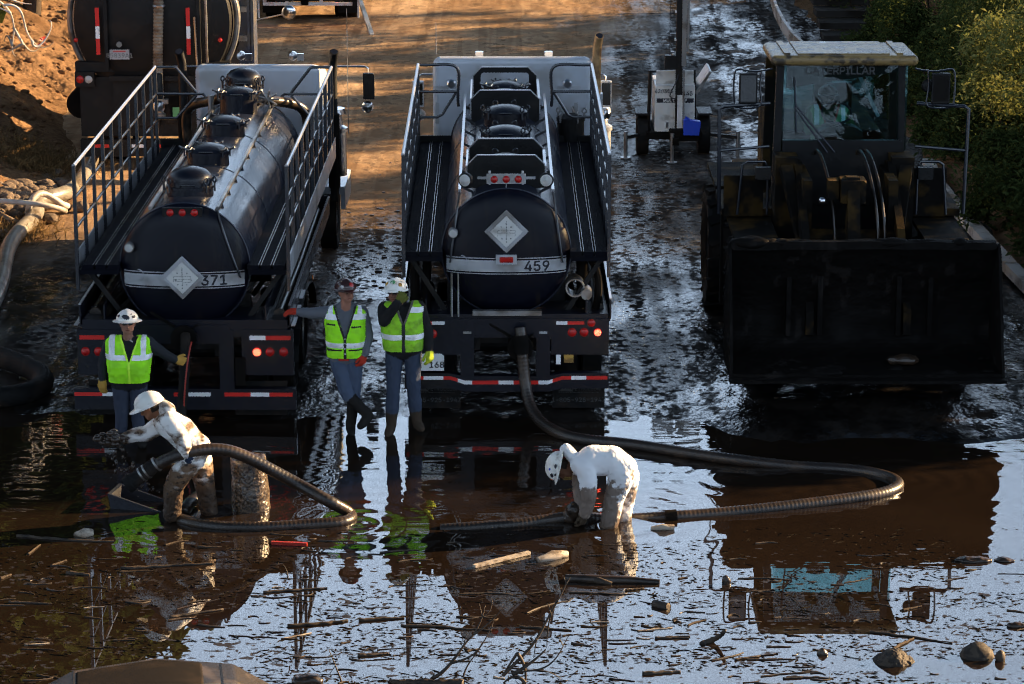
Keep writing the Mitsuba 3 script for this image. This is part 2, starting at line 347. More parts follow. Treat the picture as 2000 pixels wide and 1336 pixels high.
scene['m_water'] = {'type': 'twosided', 'bsdf': {'type': 'bumpmap', 'arbitrary': proc(water_h, 4e-3), 'scale': 1.0, 'bsdf': {'type': 'blendbsdf', 'weight': proc(lambda p, n, uv: scum(p)),
    'a': {'type': 'plastic', 'int_ior': 1.92, 'diffuse_reflectance': proc(water_col)},
    'b': {'type': 'principled', 'base_color': rgb(.017, .0115, .008), 'roughness': .5, 'specular': .25}}}}
# ------------------------------------------------------------------ ground, hill, water
def gz(x, y):
    """Height of the muddy road."""
    x, y = np.asarray(x, float), np.asarray(y, float)
    P = np.stack([x, y, np.zeros_like(x)], -1)
    s = np.clip((y - 31.5 + 2.2 * (meshkit.fbm(P * .45, 3, 3) - .5)) / 4.2, 0, 1); s = s * s * (3 - 2 * s)
    z = -.32 + .345 * s
    z += s * .055 * (meshkit.fbm(P * [1.3, .8, 1], 4, 8) - .5) + s * .03 * (meshkit.fbm(P * [5, 3.5, 1], 3, 9) - .5)
    R = np.clip((x - 1.6) / 1.8, 0, 1) * np.clip((y - 34.8) / 1.6, 0, 1)
    z += .10 * R * meshkit.fbm(P * .8, 3, 5)
    z += np.clip((x - 2.3 - .8 * (meshkit.fbm(P * .7, 3, 14) - .5)) / .9, 0, 1) * np.clip((y - 32.9 + 1.2 * (meshkit.fbm(P * .9, 3, 13) - .5)) / .8, 0, 1) * np.clip((37 - y) / 2.2, 0, 1) * (.20 + .10 * (meshkit.fbm(P * [1.6, 1.4, 1], 4, 15) - .5))
    st = np.clip((x - 3.5) / .7, 0, 1) * np.clip((6.4 - x) / .5, 0, 1) * np.clip((y - 50) / 3, 0, 1)
    z += st * (.34 * (meshkit.fbm(P * [1.1, .75, 1], 4, 12) - .5))
    z += .30 * np.clip((np.abs(x) - 40) / 60, 0, 3)
    return z
def axis(lo, hi, step, far):
    inner = np.arange(lo, hi + 1e-6, step); k = np.array([.5, 1.5, 4, 9, 20, 45, 110, 260, 600])
    return np.concatenate([(lo - k[::-1]), inner, hi + k]) if far else inner
xs = axis(-10.5, 10.5, .07, True)
ys = np.concatenate([[-600, -200, -60, -10, 8, 16, 20, 23], np.arange(24.5, 36, .07), np.arange(36, 50, .09), np.arange(50, 80, .16), [82, 86, 92, 100, 115, 140, 180, 260, 400, 800]])
def heightfield(xs, ys, fn):
    X, Y = np.meshgrid(xs, ys, indexing='ij'); Z = fn(X, Y)
    v = np.stack([X, Y, Z], -1).reshape(-1, 3); n = len(ys)
    i, j = np.meshgrid(np.arange(len(xs) - 1), np.arange(n - 1), indexing='ij'); a = (i * n + j).ravel()
    return trimesh.Trimesh(v, np.vstack([np.stack([a, a + n, a + n + 1], 1), np.stack([a, a + n + 1, a + 1], 1)]), process=False)
struct('road', heightfield(xs, ys, gz), 'm_road', 'muddy orange and dark wet road running up from the flood')
def hz(x, y):
    P = np.stack([x, y, np.zeros_like(x)], -1)
    base = -7.75 - .045 * (y - 45) + 1.1 * (meshkit.fbm(P * .25, 3, 21) - .5) - .45 * np.clip(45.5 - y, 0, 9)
    d = base - x
    z = np.where(d > 0, .36 * d + .02 * d * d, d * .8)
    z = np.where(z > 7, 7 + (z - 7) * .15, z)
    return z - .05 + np.clip(d, 0, 1) * (.5 * (meshkit.fbm(P * .9, 4, 22) - .5) + .16 * (meshkit.fbm(P * 4, 3, 23) - .5))
struct('hillside', heightfield(np.concatenate([[-120, -80, -55, -40, -30, -25, -21], np.arange(-18, -6.5, .09)]), np.concatenate([np.arange(37, 76, .12), [78, 84, 95, 115, 150]]), hz), 'm_hill', 'bare orange brown earth slope on the left')
def bankz(x, y):
    P = np.stack([x, y, np.zeros_like(x)], -1)
    d = x - (7.35 + .25 * (meshkit.fbm(P * .5, 3, 31) - .5) - .02 * (y - 45))
    return np.where(d > 0, np.minimum(.42 * d, 3.2 + .06 * d), d * .8) - .05 + np.clip(d, 0, 1) * .35 * (meshkit.fbm(P * 1.2, 4, 32) - .5)
struct('right_bank', heightfield(np.concatenate([np.arange(6.6, 14, .15), [15, 17, 20, 25, 35, 60, 120]]), np.concatenate([[36], np.arange(37, 76, .2), [80, 95, 130]]), bankz), 'm_hill', 'dark earth bank under the shrubs on the right')
w = 24
struct('flood_water', trimesh.Trimesh([[-70, -20, 0], [70, -20, 0], [70, 39, 0], [-70, 39, 0]], [[0, 1, 2], [0, 2, 3]], process=False), 'm_water', 'brown flood water with floating debris', smooth=False)
# ------------------------------------------------------------------ wheels shared by the trucks
def tyre_mesh(r, w, n=40, lugs=0, lug=0.0, hub=.55):
    h = w / 2
    m = lathe([(r * hub, -h * .8), (r * .80, -h), (r * .95, -h * .96), (r, -h * .78), (r, h * .78), (r * .95, h * .96), (r * .80, h), (r * hub, h * .8), (r * hub, -h * .8)], n, axis='x')
    out = [m]
    for i in range(lugs):
        a = 2 * math.pi * i / lugs
        for s in (-1, 1):
            b = bx(s * h * .48, 0, r, w * .50, 2 * math.pi * r / lugs * .46, lug * 2, .01)
            b.apply_transform(trimesh.transformations.rotation_matrix(s * .38, [0, 0, 1], [s * h * .48, 0, r]))
            b.apply_transform(trimesh.transformations.rotation_matrix(a + (s > 0) * math.pi / lugs, [1, 0, 0])); out.append(b)
    return J(*out)
def rim_mesh(r, w):
    return J(lathe([(0.001, -.02), (r * .35, -.03), (r * .5, .02), (r, -.05), (r, w * .45), (r * .94, w * .45), (r * .9, 0), (r * .5, .05), (.001, .05)], 28, axis='x'),
             *[rod((.05, r * .62 * math.cos(a), r * .62 * math.sin(a)), (.085, r * .62 * math.cos(a), r * .62 * math.sin(a)), .018, 6) for a in np.arange(10) * math.pi / 5])
TYRE, RIM = mikit.ply(tyre_mesh(.52, .27), smooth=35), mikit.ply(rim_mesh(.29, .22), smooth=35)
def wheel(parent, x, y, z, side, tyre=None, rim=None, mat='m_rubber', rmat='m_steel'):
    w = part(parent, 'wheel', tyre or TYRE, mat, M=MT((x, y, z), rz=180 if side < 0 else 0))
    part(w, 'rim', rim or RIM, rmat, M=MT((x, y, z), rz=180 if side < 0 else 0))
def lamp(parent, x, y, z, r=.05, mat='m_lampred', name='tail_lamp', facets=False):
    m = lathe([(.001, .022), (r * .5, .020), (r * .85, .012), (r, 0), (r * 1.12, 0), (r * 1.12, -.02), (.001, -.02)], 18, axis='y')
    m.apply_transform(trimesh.transformations.rotation_matrix(math.pi, [0, 0, 1])); m.apply_translation((x, y, z))
    return part(parent, name, m, mat)
scene['m_lit'] = {'type': 'diffuse', 'reflectance': rgb(.4, .01, .005)}
def lit_lamp(parent, x, y, z, r=.05, power=2.2, name='lit_tail_lamp'):
    k = lamp(parent, x, y, z, r, 'm_lampred', name)
    dots = []
    for q in range(3):
        for i in range([1, 6, 11][q]):
            a = i * 2 * math.pi / [1, 6, 11][q]; rr = r * [0, .42, .8][q]
            dots.append(ico(r * .13, (x + rr * math.cos(a), y - .02, z + rr * math.sin(a)), 1))
    e = part(k, 'diode', J(*dots), 'm_lit', smooth=True)
    scene[e]['emitter'] = {'type': 'area', 'radiance': rgb(power, power * .10, power * .05)}
def tape(parent, xs, z, y, h=.055, start='r', name='reflective_tape'):
    """Segments between the x values, alternately red and white; each x may carry its own z."""
    for i in range(len(xs) - 1):
        a, b = xs[i], xs[i + 1]
        za, zb = (z[i], z[i + 1]) if not np.isscalar(z) else (z, z)
        red = (i % 2 == 0) == (start == 'r')
        part(parent, name, prism([(a, za - h / 2), (b, zb - h / 2), (b, zb + h / 2), (a, za + h / 2)], .004, 'xz', y - .004), 'm_tapered' if red else 'm_tapewhite', smooth=False)
def torus(R, r, n=24, k=8, a0=0, a1=2 * math.pi):
    full = abs(a1 - a0 - 2 * math.pi) < 1e-6
    a = np.linspace(a0, a1, n + 1)
    return sweep(np.stack([R * np.cos(a), R * np.sin(a), 0 * a], 1), r, k, cap=not full)

WINGNUT = mikit.ply(J(rod((0, 0, -.06), (0, 0, .05), .011, 6), *[rod((0, 0, .03), (.075 * math.cos(a), .075 * math.sin(a), .065), .011, 6, .014) for a in (.4, 1.97, 3.54, 5.11)]), smooth=35)
EYEBOLT = mikit.ply(J(rod((0, 0, -.08), (0, 0, .03), .014, 6), xf(torus(.035, .011, 14, 6), (0, 0, .065), rx=90)), smooth=35)
def manway(parent, x, y, z, r, h, kind, clamps=True):
    base = lathe([(.001, -.18), (r, -.18), (r, h), (r * 1.06, h), (r * 1.06, h + .03), (.001, h + .03)], 30, (x, y, z))
    b = part(parent, 'manway', base, 'm_navy')
    if kind == 'tall':
        lid = [(r * .97, h + .03), (r * .97, h + .10), (r * .90, h + .165), (r * .68, h + .22), (r * .35, h + .25), (.001, h + .26)]
    else:
        lid = [(r * 1.08, h + .03), (r * 1.08, h + .055), (r * .92, h + .085), (r * .68, h + .118), (r * .35, h + .14), (.001, h + .146)]
    part(b, 'lid', lathe([(.001, h + .03)] + lid, 34, (x, y, z)), 'm_navy', smooth=50)
    part(b, 'handle', sweep([(x - .09, y - r * .95, z + h + .05), (x - .09, y - r * 1.05, z + h + .075), (x + .09, y - r * 1.05, z + h + .075), (x + .09, y - r * .95, z + h + .05)], .010, 6), 'm_rail')
    if clamps:
        for a in (-2.85, -2.35, -.8, -.3, 1.2, 2.0):
            q = (x + r * 1.15 * math.cos(a), y + r * 1.15 * math.sin(a), z + h + .05)
            part(b, 'clamp', EYEBOLT if kind in ('tall', 'eye') else WINGNUT, 'm_rail', M=MT(q, rz=math.degrees(a) * 3))
    return b

def tanker(t, num, o):
    """A vacuum tank truck from its rear bumper (y = 0) forward."""
    zc, R, L, y0 = o['zc'], .80, o['L'], .22
    big = num == '459'
    # running gear and frame
    part(t, 'chassis', J(bb(-.45, -.33, .3, 10.6, .78, 1.04), bb(.33, .45, .3, 10.6, .78, 1.04), *[bb(-.33, .33, yy, yy + .1, .82, 1.0) for yy in (.5, 2.2, 4.2, 6.2, 8.2)]), 'm_black')
    part(t, 'axle', J(*[rod((-1.0, yy, .52), (1.0, yy, .52), .08, 10) for yy in (1.55, 2.95, 9.9)]), 'm_black')
    for yy in (1.55, 2.95):
        for s in (-1, 1):
            wheel(t, s * 1.10, yy, .50, s); wheel(t, s * .79, yy, .50, s)
    for s in (-1, 1): wheel(t, s * 1.06, 9.9, .50, s)
    # tank: barrel, dished heads, seams
    prof = [(R, y0), (R, L)]
    bar_ = lathe([(R, 0), (R, L - y0)], 72, (0, y0, zc), 'y') if False else None
    a = np.arange(73) * 2 * np.pi / 72; ysr = np.linspace(y0, L, 30)
    A, Yg = np.meshgrid(a, ysr, indexing='ij')
    P = np.stack([R * np.sin(A), Yg, zc + R * np.cos(A)], -1).reshape(-1, 3)
    i, j = np.meshgrid(np.arange(72), np.arange(29), indexing='ij'); q = (i * 30 + j).ravel()
    part(t, 'tank', trimesh.Trimesh(P, np.vstack([np.stack([q, q + 1, q + 31], 1), np.stack([q, q + 31, q + 30], 1)]), process=False), 'm_tank', smooth=True)
    D = .24
    def head_y(x, z): return y0 - D * np.sqrt(np.clip(1 - (np.asarray(x) ** 2 + (np.asarray(z) - zc) ** 2) / R ** 2, 0, 1))
    for yy, s in ((y0, 1), (L, -1)):
        rr = np.linspace(0, 1, 16) ** .6
        m = trimesh.creation.revolve(np.stack([R * rr, -D * s * np.sqrt(1 - rr ** 2)], 1), sections=64)
        v = np.array(m.vertices); m = trimesh.Trimesh(np.stack([v[:, 0], v[:, 2] + yy, v[:, 1] + zc], 1), m.faces, process=False)
        part(t, 'rear_head' if s > 0 else 'front_head', m, 'm_head', smooth=True)
    for yy in (y0, 2.6, 5.0, L):
        part(t, 'seam_ring', sweep(np.stack([(R + .004) * np.sin(a), 0 * a + yy, zc + (R + .004) * np.cos(a)], 1), .013 if yy in (y0, L) else .006, 6, cap=False), 'm_tank')
    part(t, 'saddle', J(*[bb(-.75, .75, yy, yy + .12, 1.0, zc - .45) for yy in (.7, 3.4, 6.3)]), 'm_black')
    # silver band, thin lines and number wrapped on the rear head
    def on_head(m, off):
        v = np.array(m.vertices); ylo = v[:, 1].min()
        v[:, 1] = head_y(v[:, 0], v[:, 2]) - off + (v[:, 1] - ylo); return trimesh.Trimesh(v, m.faces, process=False)
    def strip(za, zb, off):
        xs = np.linspace(-.745, .745, 60); zs = np.linspace(za, zb, 5)
        X, Z = np.meshgrid(xs, zs, indexing='ij'); Pp = np.stack([X, head_y(X, Z) - off, Z], -1).reshape(-1, 3)
        i, j = np.meshgrid(np.arange(59), np.arange(4), indexing='ij'); q = (i * 5 + j).ravel()
        return trimesh.Trimesh(Pp, np.vstack([np.stack([q, q + 5, q + 6], 1), np.stack([q, q + 6, q + 1], 1)]), process=False)
    zb = o['band']
    part(t, 'silver_band', strip(zb - .075, zb + .075, .006), 'm_band', smooth=True)
    for zz in (zb + .10, zb - .10): part(t, 'pin_stripe', strip(zz - .006, zz + .006, .006), 'm_band', smooth=True)
    n = txt(num, .125, (.38, 0, zb)); part(t, 'number', on_head(n.subdivide(), .012), 'm_print', smooth=False, label=f'black number {num} on the silver band')
    # placard
    px_, pz = 0.0, o['plac']; py0 = float(head_y(0, pz)) - .07
    def diamond(s, y, th, clip=.07): 
        c = s * clip
        return prism([(s - c, -c), (s, 0), (s - c, c), (c, s - c), (0, s), (-c, s - c), (-s + c, c), (-s, 0), (-s + c, -c), (-c, -s + c), (0, -s), (c, -s + c)], th, 'xz', y).apply_translation((px_, 0, pz))
    k = part(t, 'placard', diamond(.272, py0, .03, .13 if not big else .16), 'm_band', smooth=False, label='grey diamond placard holder')
    part(k, 'plate', diamond(.200, py0 - .006, .006, .05), 'm_white', smooth=False)
    lip = []
    for s1, s2 in ((1, 1), (1, -1), (-1, 1), (-1, -1)): lip.append(bar((s1 * .225, py0 - .008, pz + s2 * .012), (s1 * .012, py0 - .008, pz + s2 * .225), .022, .014))
    part(k, 'lip', J(*lip), 'm_band')
    g = [bb(-.11, .11, py0 - .009, py0 - .006, pz + .015, pz + .020, 0), bb(-.11, .11, py0 - .009, py0 - .006, pz - .018, pz - .013, 0), bb(-.11, -.105, py0 - .009, py0 - .006, pz - .055, pz + .018, 0), bb(.105, .11, py0 - .009, py0 - .006, pz - .055, pz + .018, 0), bb(-.003, .003, py0 - .0095, py0 - .006, pz - .10, pz + .13, 0)]
    if not big: g += [bb(-.09, -.07, py0 - .009, py0 - .006, pz - .045, pz - .015, 0), bb(-.06, .0, py0 - .009, py0 - .006, pz - .045, pz - .04, 0), bb(.01, .10, py0 - .009, py0 - .006, pz - .055, pz - .05, 0)]
    for (u, w) in ((.06, .06), (-.06, .06), (.055, -.085), (-.055, -.085), (0, .10), (0, .055), (0, -.09), (0, -.13)): g.append(rod((u, py0 - .012, pz + w), (u, py0 - .004, pz + w), .009, 8))
    part(k, 'marking', J(*g), 'm_printgrey')
    # lights at the top of the rear head
    zl, yl, pl = o['lightbar']
    lb = part(t, 'light_bar', bb(-.245, .245, yl, yl + .05, zl - .06, zl + .06), pl, label='bracket with three round red marker lamps')
    for x in (-.15, 0, .15): lamp(lb, x, yl - .015, zl, .040, name='marker_lamp')
    if big:
        part(lb, 'bracket', J(bb(-.36, .36, yl + .05, yl + .075, zl - .01, zl + .02), bb(-.22, -.19, yl - .01, yl + .09, zl - .07, zl + .09), bb(.19, .22, yl - .01, yl + .09, zl - .07, zl + .09), bar((0, yl + .03, zl - .06), (0, yl - .1, zl - .22), .012)), 'm_silver')
        for s in (-1, 1):
            w = part(t, 'work_lamp', xf(lathe([(.001, -.05), (.07, -.04), (.09, 0), (.095, .05), (.08, .06), (.001, .055)], 24, axis='y'), (s * .49, yl - .02, zl), rz=180 + s * (25 if s < 0 else 4)), 'm_black')
            part(w, 'lens', xf(lathe([(.001, .072), (.05, .068), (.086, .056), (.001, .056)], 24, axis='y'), (s * .49, yl - .02, zl), rz=180 + s * (25 if s < 0 else 4)), 'm_lampglass')
    else:
        for s in (-1, 1):
            w = part(t, 'work_lamp', bb(s * .22 - .07, s * .22 + .07, yl + .0, yl + .06, zl - .17, zl - .09), 'm_black')
            part(w, 'lens', J(*[bb(s * .22 - .058 + c * .04, s * .22 - .022 + c * .04, yl - .006, yl, zl - .165 + r * .034, zl - .135 + r * .034, .003) for c in range(3) for r in range(2)]), 'm_lampglass')
    # gauge, sight ring, tail light in the band
    gx, gz_ = (-.66, zc + .28); gy = float(head_y(gx, gz_)) - .05
    k = part(t, 'gauge', lathe([(.001, .05), (.055, .05), (.06, .045), (.06, -.06), (.001, -.06)], 24, (gx, gy, gz_), 'y').apply_transform(trimesh.transformations.rotation_matrix(math.pi, [0, 0, 1], [gx, gy, gz_])), 'm_steel')
    part(k, 'dial', lathe([(.001, 0), (.048, 0), (.048, .004), (.001, .004)], 24, (gx, gy - .056, gz_), 'y'), 'm_lampglass')
    hx, hz_ = -.56, zb + .06; hy = float(head_y(hx, hz_)) - .015
    part(t, 'level_dial', J(*[bar((hx + .068 * math.sin(q), hy, hz_ + .068 * math.cos(q)), (hx + .068 * math.sin(q + .28), hy, hz_ + .068 * math.cos(q + .28)), .04, .008, .001) for q in np.arange(0, 3.1, .26)]), 'm_band', label='half ring level dial in pale grey')
    if big:
        k = part(t, 'band_lamp', bb(-.13, .13, float(head_y(0, zb + .1)) - .03, float(head_y(0, zb + .1)) + .02, zb + .03, zb + .15), 'm_silver', label='oblong red lamp in a pale bracket')
        part(k, 'lens', roundbox(-.085, .085, float(head_y(0, zb + .1)) - .05, float(head_y(0, zb + .1)) - .02, zb + .055, zb + .125, .012), 'm_lampred')
    # manways
    for (yy, r, h, kind) in o['domes']: manway(t, 0, yy, zc + R, r, h, kind)
    # long rails along the top of the tank
    hw = o['railx']; zr = zc + math.sqrt(R * R - hw * hw) + o['railh']
    for s in (-1, 1):
        k = part(t, 'tank_rail', bar((s * hw, y0 + .02, zr), (s * hw, L - .1, zr), .035, .045), 'm_edge' if big else 'm_steel')
        for yy in np.arange(y0 + .35, L - .2, .95 if big else .8):
            zt = zc + math.sqrt(R * R - (hw + .02 - .2 * big) ** 2)
            part(k, 'bracket', bar((s * hw, yy, zr), (s * (hw + (.02 if not big else -.16)), yy + .02, zt - .01), .03), 'm_rail')
        zs = np.linspace(zr, zc - .1, 14)
        if s > 0 or big:
            xs = np.linspace(hw, .70, 14)
            part(k, 'drop_pipe', sweep(np.stack([s * xs, head_y(xs * .98, zs) - .03, zs], 1), .014, 6), 'm_rail')
    # roll-over guards
    if big:
        def guard(y, w, zt, h, hole, ch=.12):
            pts = [(-w, zt - h), (w, zt - h), (w, zt - ch), (w - ch, zt), (-w + ch, zt), (-w, zt - ch)]
            pg = Polygon(pts)
            if hole: pg = pg.difference(sbox(-w + .16, zt - .27, w - .16, zt - .13).buffer(.05))
            k = part(t, 'guard_plate', prism(pg, .02, 'xz', y), 'm_black', smooth=False)
            rim = [bar((pts[i][0], y + .01, pts[i][1]), (pts[i + 1][0], y + .01, pts[i + 1][1]), .032, .012) for i in range(2, 5)]
            part(k, 'edge_strip', J(*rim), 'm_edge')
        guard(.72, .485, 3.20, .42, False); guard(1.83, .475, 3.20, .42, False)
        guard(5.52, .48, 3.20, .50, False); guard(7.25, .465, 3.25, .50, True)
        for (ya, yb_, w, zt) in ((.75, 1.82, .478, 3.06), (5.55, 7.24, .47, 3.08)):
            for s in (-1, 1): part(t, 'guard_side', bb(s * w - .006, s * w + .03 * s, ya, yb_, zt - .22, zt), 'm_edge' if s < 0 else 'm_silver', smooth=False)
    # walkways with open slots, rails, gates
    zd, zt, yl_, wx = o['deck'], o['rail'], o['raily'], o['railxo']
    for s in (-1, 1):
        k = part(t, 'walkway', J(bb(s * .80, s * 1.28, 0, yl_ + .4, zd - .16, zd - .10)), 'm_deck')
        for (a_, b_) in ((.79, .93), (.96, 1.08), (1.11, 1.25)): part(k, 'plank', bb(s * a_, s * b_, .02, yl_ + .38, zd - .10, zd - .045, .006), 'm_deck')
        part(k, 'slot_edge', J(*[bb(s * x - .003, s * x + .003, .02, yl_ + .38, zd - .045, zd - .037, .001) for x in (.93, .96, 1.08, 1.11)]), 'm_steel')
        part(k, 'cross_bar', J(*[bb(s * .9, s * .99, yy, yy + .03, zd - .07, zd - .05, .003) for yy in np.arange(.5, yl_, .85)], bb(s * .78, s * 1.30, yl_ + .38, yl_ + .42, zd - .16, zd + .05)), 'm_black')
        part(k, 'bracket', J(*[bar((s * 1.2, yy, zd - .16), (s * .6, yy + .02, 1.05), .06) for yy in (.25, 2.4, 4.6, 6.6)]), 'm_black')
        tb = part(t, 'toe_board', bb(s * (wx + .012), s * (wx + .026), .05, yl_ + .3, zd - .20, zd + .10, .004), 'm_silver' if not big else 'm_navy', label='muddy metal toe board along the walkway')
        part(t, 'top_rail', rod((s * wx, 0, zt), (s * wx, yl_, zt), .024, 8), 'm_edge')
        for zz in (zd + .42, zd + .80): part(t, 'mid_rail', rod((s * wx, 0, zz), (s * wx, yl_, zz), .018, 8), 'm_rail')
        ysp = np.concatenate([[0], np.arange(.75, yl_ - .3, .78), [yl_]])
        for yy in ysp: part(t, 'rail_post', bb(s * wx - .020, s * wx + .020, yy - .028, yy + .028, zd - (.36 if yy == 0 else .2), zt, .004), 'm_rail')
        # gate at the front, turned inwards
        Y = yl_
        if big:
            part(t, 'gate_rail', sweep(spline([(s * wx, Y, zt), (s * (wx - .3), Y, zt), (s * .74, Y, zt - .02), (s * .68, Y, zt - .10), (s * .68, Y, zt - .3), (s * .68, Y, zt - .62)], 30), .022, 8), 'm_rail')
            part(t, 'gate_rail', rod((s * wx, Y, zt - .40), (s * .68, Y, zt - .40), .020, 8), 'm_rail')
            part(t, 'gate_rail', sweep([(s * wx, Y, zt - .78), (s * 1.0, Y, zt - .78), (s * .92, Y, zt - .74), (s * .72, Y, zt - .42)], .020, 8), 'm_rail')
        else:
            part(t, 'gate_rail', sweep([(s * wx, Y, zt), (s * 1.03, Y, zt), (s * .99, Y, zt - .01), (s * .70, Y, zt - .38)], .022, 8), 'm_rail')
            part(t, 'gate_rail', sweep([(s * wx, Y, zt - .40), (s * .70, Y, zt - .40), (s * .60, Y, zt - .40), (s * .42, Y - .3, zt - .55)], .020, 8), 'm_rail')
            part(t, 'gate_rail', sweep([(s * wx, Y, zt - .76), (s * 1.0, Y, zt - .76), (s * .70, Y, zt - .42)], .020, 8), 'm_rail')
    # side trays for hoses, outboard and lower
    for s in (-1, 1):
        k = part(t, 'hose_tray', J(bb(s * 1.00, s * 1.30, .05, 6.6, 1.22, 1.25), bb(s * 1.29, s * 1.31, .05, 6.6, 1.25, 1.50), bb(s * .99, s * 1.01, .05, 6.6, 1.25, 1.50), bb(s * 1.0, s * 1.3, 6.58, 6.62, 1.25, 1.52)), 'm_navy')
        part(k, 'stowed_hose', sweep([(s * 1.15, .3, 1.33), (s * 1.16, 3, 1.32), (s * 1.14, 6.3, 1.34)], .075, 12), 'm_hose')
        part(k, 'edge_strip', J(bb(s * 1.285, s * 1.315, .05, 6.6, 1.50, 1.515, .003)), 'm_edge')
        part(t, 'fender', J(*[bar((s * (1.26 if big else 1.28), .75 + 1.55 + 1.5 * math.cos(q), .55 + .62 * math.sin(q)), (s * (1.26 if big else 1.28), .75 + 1.55 + 1.5 * math.cos(q + .3), .55 + .62 * math.sin(q + .3)), .10, .02) for q in np.arange(.1, 2.9, .3)]), 'm_black')
    part(t, 'side_lamp', bb(1.312, 1.325, 3.3, 3.37, 1.05, 1.10, .003), 'm_lamporange')
    # rear end: deck, lamp boxes, posts, bumper, mud flaps
    part(t, 'rear_deck', J(bb(-1.27, 1.27, .02, .72, 1.26, 1.32), bb(-1.27, 1.27, .02, .08, 1.10, 1.26), bb(-.56, .56, .0, .10, 1.02, 1.26)), 'm_navy')
    for s in (-1, 1):
        k = part(t, 'lamp_box', bb(s * .56, s * 1.28, .0, .10, .80, 1.26) if big else bb(s * .70, s * 1.34, .0, .10, .62, 1.20), 'm_navy')
        zb_, y_ = o['tail'], -.005
        if big:
            tape(k, [.62, .76, .97] if s > 0 else [-1.06, -.93, -.77], zb_ + .12, y_, .045, 'w' if s > 0 else 'r')
            if s > 0:
                lamp(k, 1.06, -.01, zb_ + .12, .045); lamp(k, .82, -.01, zb_, .05); lamp(k, .97, -.01, zb_, .05); lit_lamp(k, 1.14, -.01, zb_, .045)
            else: lamp(k, -.92, -.01, zb_ - .02, .05); lamp(k, -1.1, -.01, zb_ - .02, .05)
        else:
            tape(k, [.80, 1.00, 1.31] if s > 0 else [-1.31, -1.0], zb_ + .18, y_, .055, 'w' if s > 0 else 'r')
            if s > 0: lit_lamp(k, .89, -.01, zb_, .05); lamp(k, 1.05, -.01, zb_, .05); lamp(k, 1.22, -.01, zb_, .05)
            else: lamp(k, -1.24, -.01, zb_, .05); lamp(k, -1.08, -.01, zb_, .05)
        part(t, 'mud_flap_hanger', bb(s * .56, s * 1.22, .55, .60, .78, .84), 'm_black')
        f = part(t, 'mud_flap', bb(s * .58, s * 1.24, .16, .18, .06, .50, .006), 'm_rubber')
        if big:
            part(f, 'lettering', J(txt('PETROLEUM', .045, (s * .91 + .10, .155, .315), True), txt('1-805-925-1947', .055, (s * .91, .155, .17), True), bb(s * .91 - .26, s * .91 + .26, .155, .158, .265, .27, 0), prism([(s * .91 - .26, .28), (s * .91 - .16, .35), (s * .91 - .13, .345), (s * .91 - .07, .28)], .003, 'xz', .155)), 'm_faintprint', smooth=False)
        else:
            part(f, 'worn_patch', bb(s * .9 - .2, s * .9 + .2, .154, .158, .20, .30, .001), 'm_printgrey')
    if big:
        bump = prism([(-1.28, .36), (-.70, .36), (-.52, .32), (.52, .32), (.70, .36), (1.28, .36), (1.28, .56), (.72, .56), (.52, .52), (-.52, .52), (-.72, .56), (-1.28, .56)], .12, 'xz', .0)
        k = part(t, 'bumper', bump, 'm_navy', smooth=False)
        bxs = [-1.24, -1.06, -.80, -.75, -.56, -.36, -.07, .17, .215, .43, .62, .80, .90, 1.06, 1.26]
        bxs = [-1.26, -1.06, -.86, -.79, -.55, -.37, -.05, .17, .34, .50, .70, .80, .98, 1.26]
        def bz(x): return float(np.interp(abs(x), [.52, .70], [.44, .50]))
        x = -1.26; cols = [('r', -1.04), ('w', -.79), ('r', -.61), ('w', -.43), ('r', -.10), ('w', .09), ('r', .40), ('w', .58), ('r', .81), ('w', 1.0), ('r', 1.265)]
        for c, e in cols:
            brk = [x] + [q for q in (-.70, -.52, .52, .70) if x < q < e] + [e]
            for a_, b_ in zip(brk[:-1], brk[1:]): tape(k, [a_, b_], [bz(a_), bz(b_)], -.002, .048, c)
            x = e
        for s, x in ((-1, -.49), (1, .46)):
            p_ = part(t, 'rear_post', bb(x - .085, x + .085, .0, .10, .52, 1.14), 'm_navy'); part(p_, 'tag', bb(x - .05, x + .05, -.004, .0, 1.07, 1.10, .001), 'm_band')
        part(t, 'step_bar', J(bb(-.42, .44, -.07, .02, 1.35, 1.38), bb(-.42, .44, -.075, -.06, 1.32, 1.36)), 'm_steel', label='bright metal step bar under the tank')
        pl_ = part(t, 'licence_plate', prism([(-1.10, .60), (-.78, .60), (-.78, .79), (-.82, .82), (-1.06, .82), (-1.10, .79)], .012, 'xz', -.03), 'm_tapewhite', smooth=False)
        part(pl_, 'lettering', txt('168', .075, (-.87, -.034, .68)), 'm_print', smooth=False)
        part(t, 'tool', J(bb(.62, .68, -.02, .0, .68, .80)), 'm_tapewhite', smooth=False); part(t, 'yellow_tag', bb(.72, .84, -.02, 0, .70, .80), 'm_gloveyel')
        part(t, 'pipe_end', J(lathe([(.10, -.15), (.12, -.15), (.12, .15), (.10, .15), (.10, -.15)], 24, (.86, .30, 1.62), 'y'), lathe([(.001, .1), (.07, .1), (.07, -.15), (.001, -.15)], 20, (1.0, .2, 1.56), 'y')), 'm_steel')
        part(t, 'riser_pipe', J(rod((.95, .4, 1.3), (.95, .5, 2.0), .07, 12), sweep(spline([(1.12, .3, 1.32), (1.15, .35, 1.7), (1.02, .45, 2.0)], 20), .05, 10), rod((-1.0, .4, 1.3), (-1.0, .5, 2.0), .05, 12), rod((-1.15, .45, 1.3), (-1.15, .5, 2.0), .06, 12)), 'm_mudsteel')
        part(t, 'ladder', J(rod((-.60, -.02, 1.3), (-.60, -.02, 1.85), .014, 6), rod((-.68, -.02, 1.3), (-.68, -.02, 1.85), .014, 6)), 'm_steel')
    else:
        k = part(t, 'bumper', J(bb(-1.40, 1.36, .0, .12, .17, .30), bb(-1.40, 1.36, .0, .12, .30, .44), ), 'm_navy')
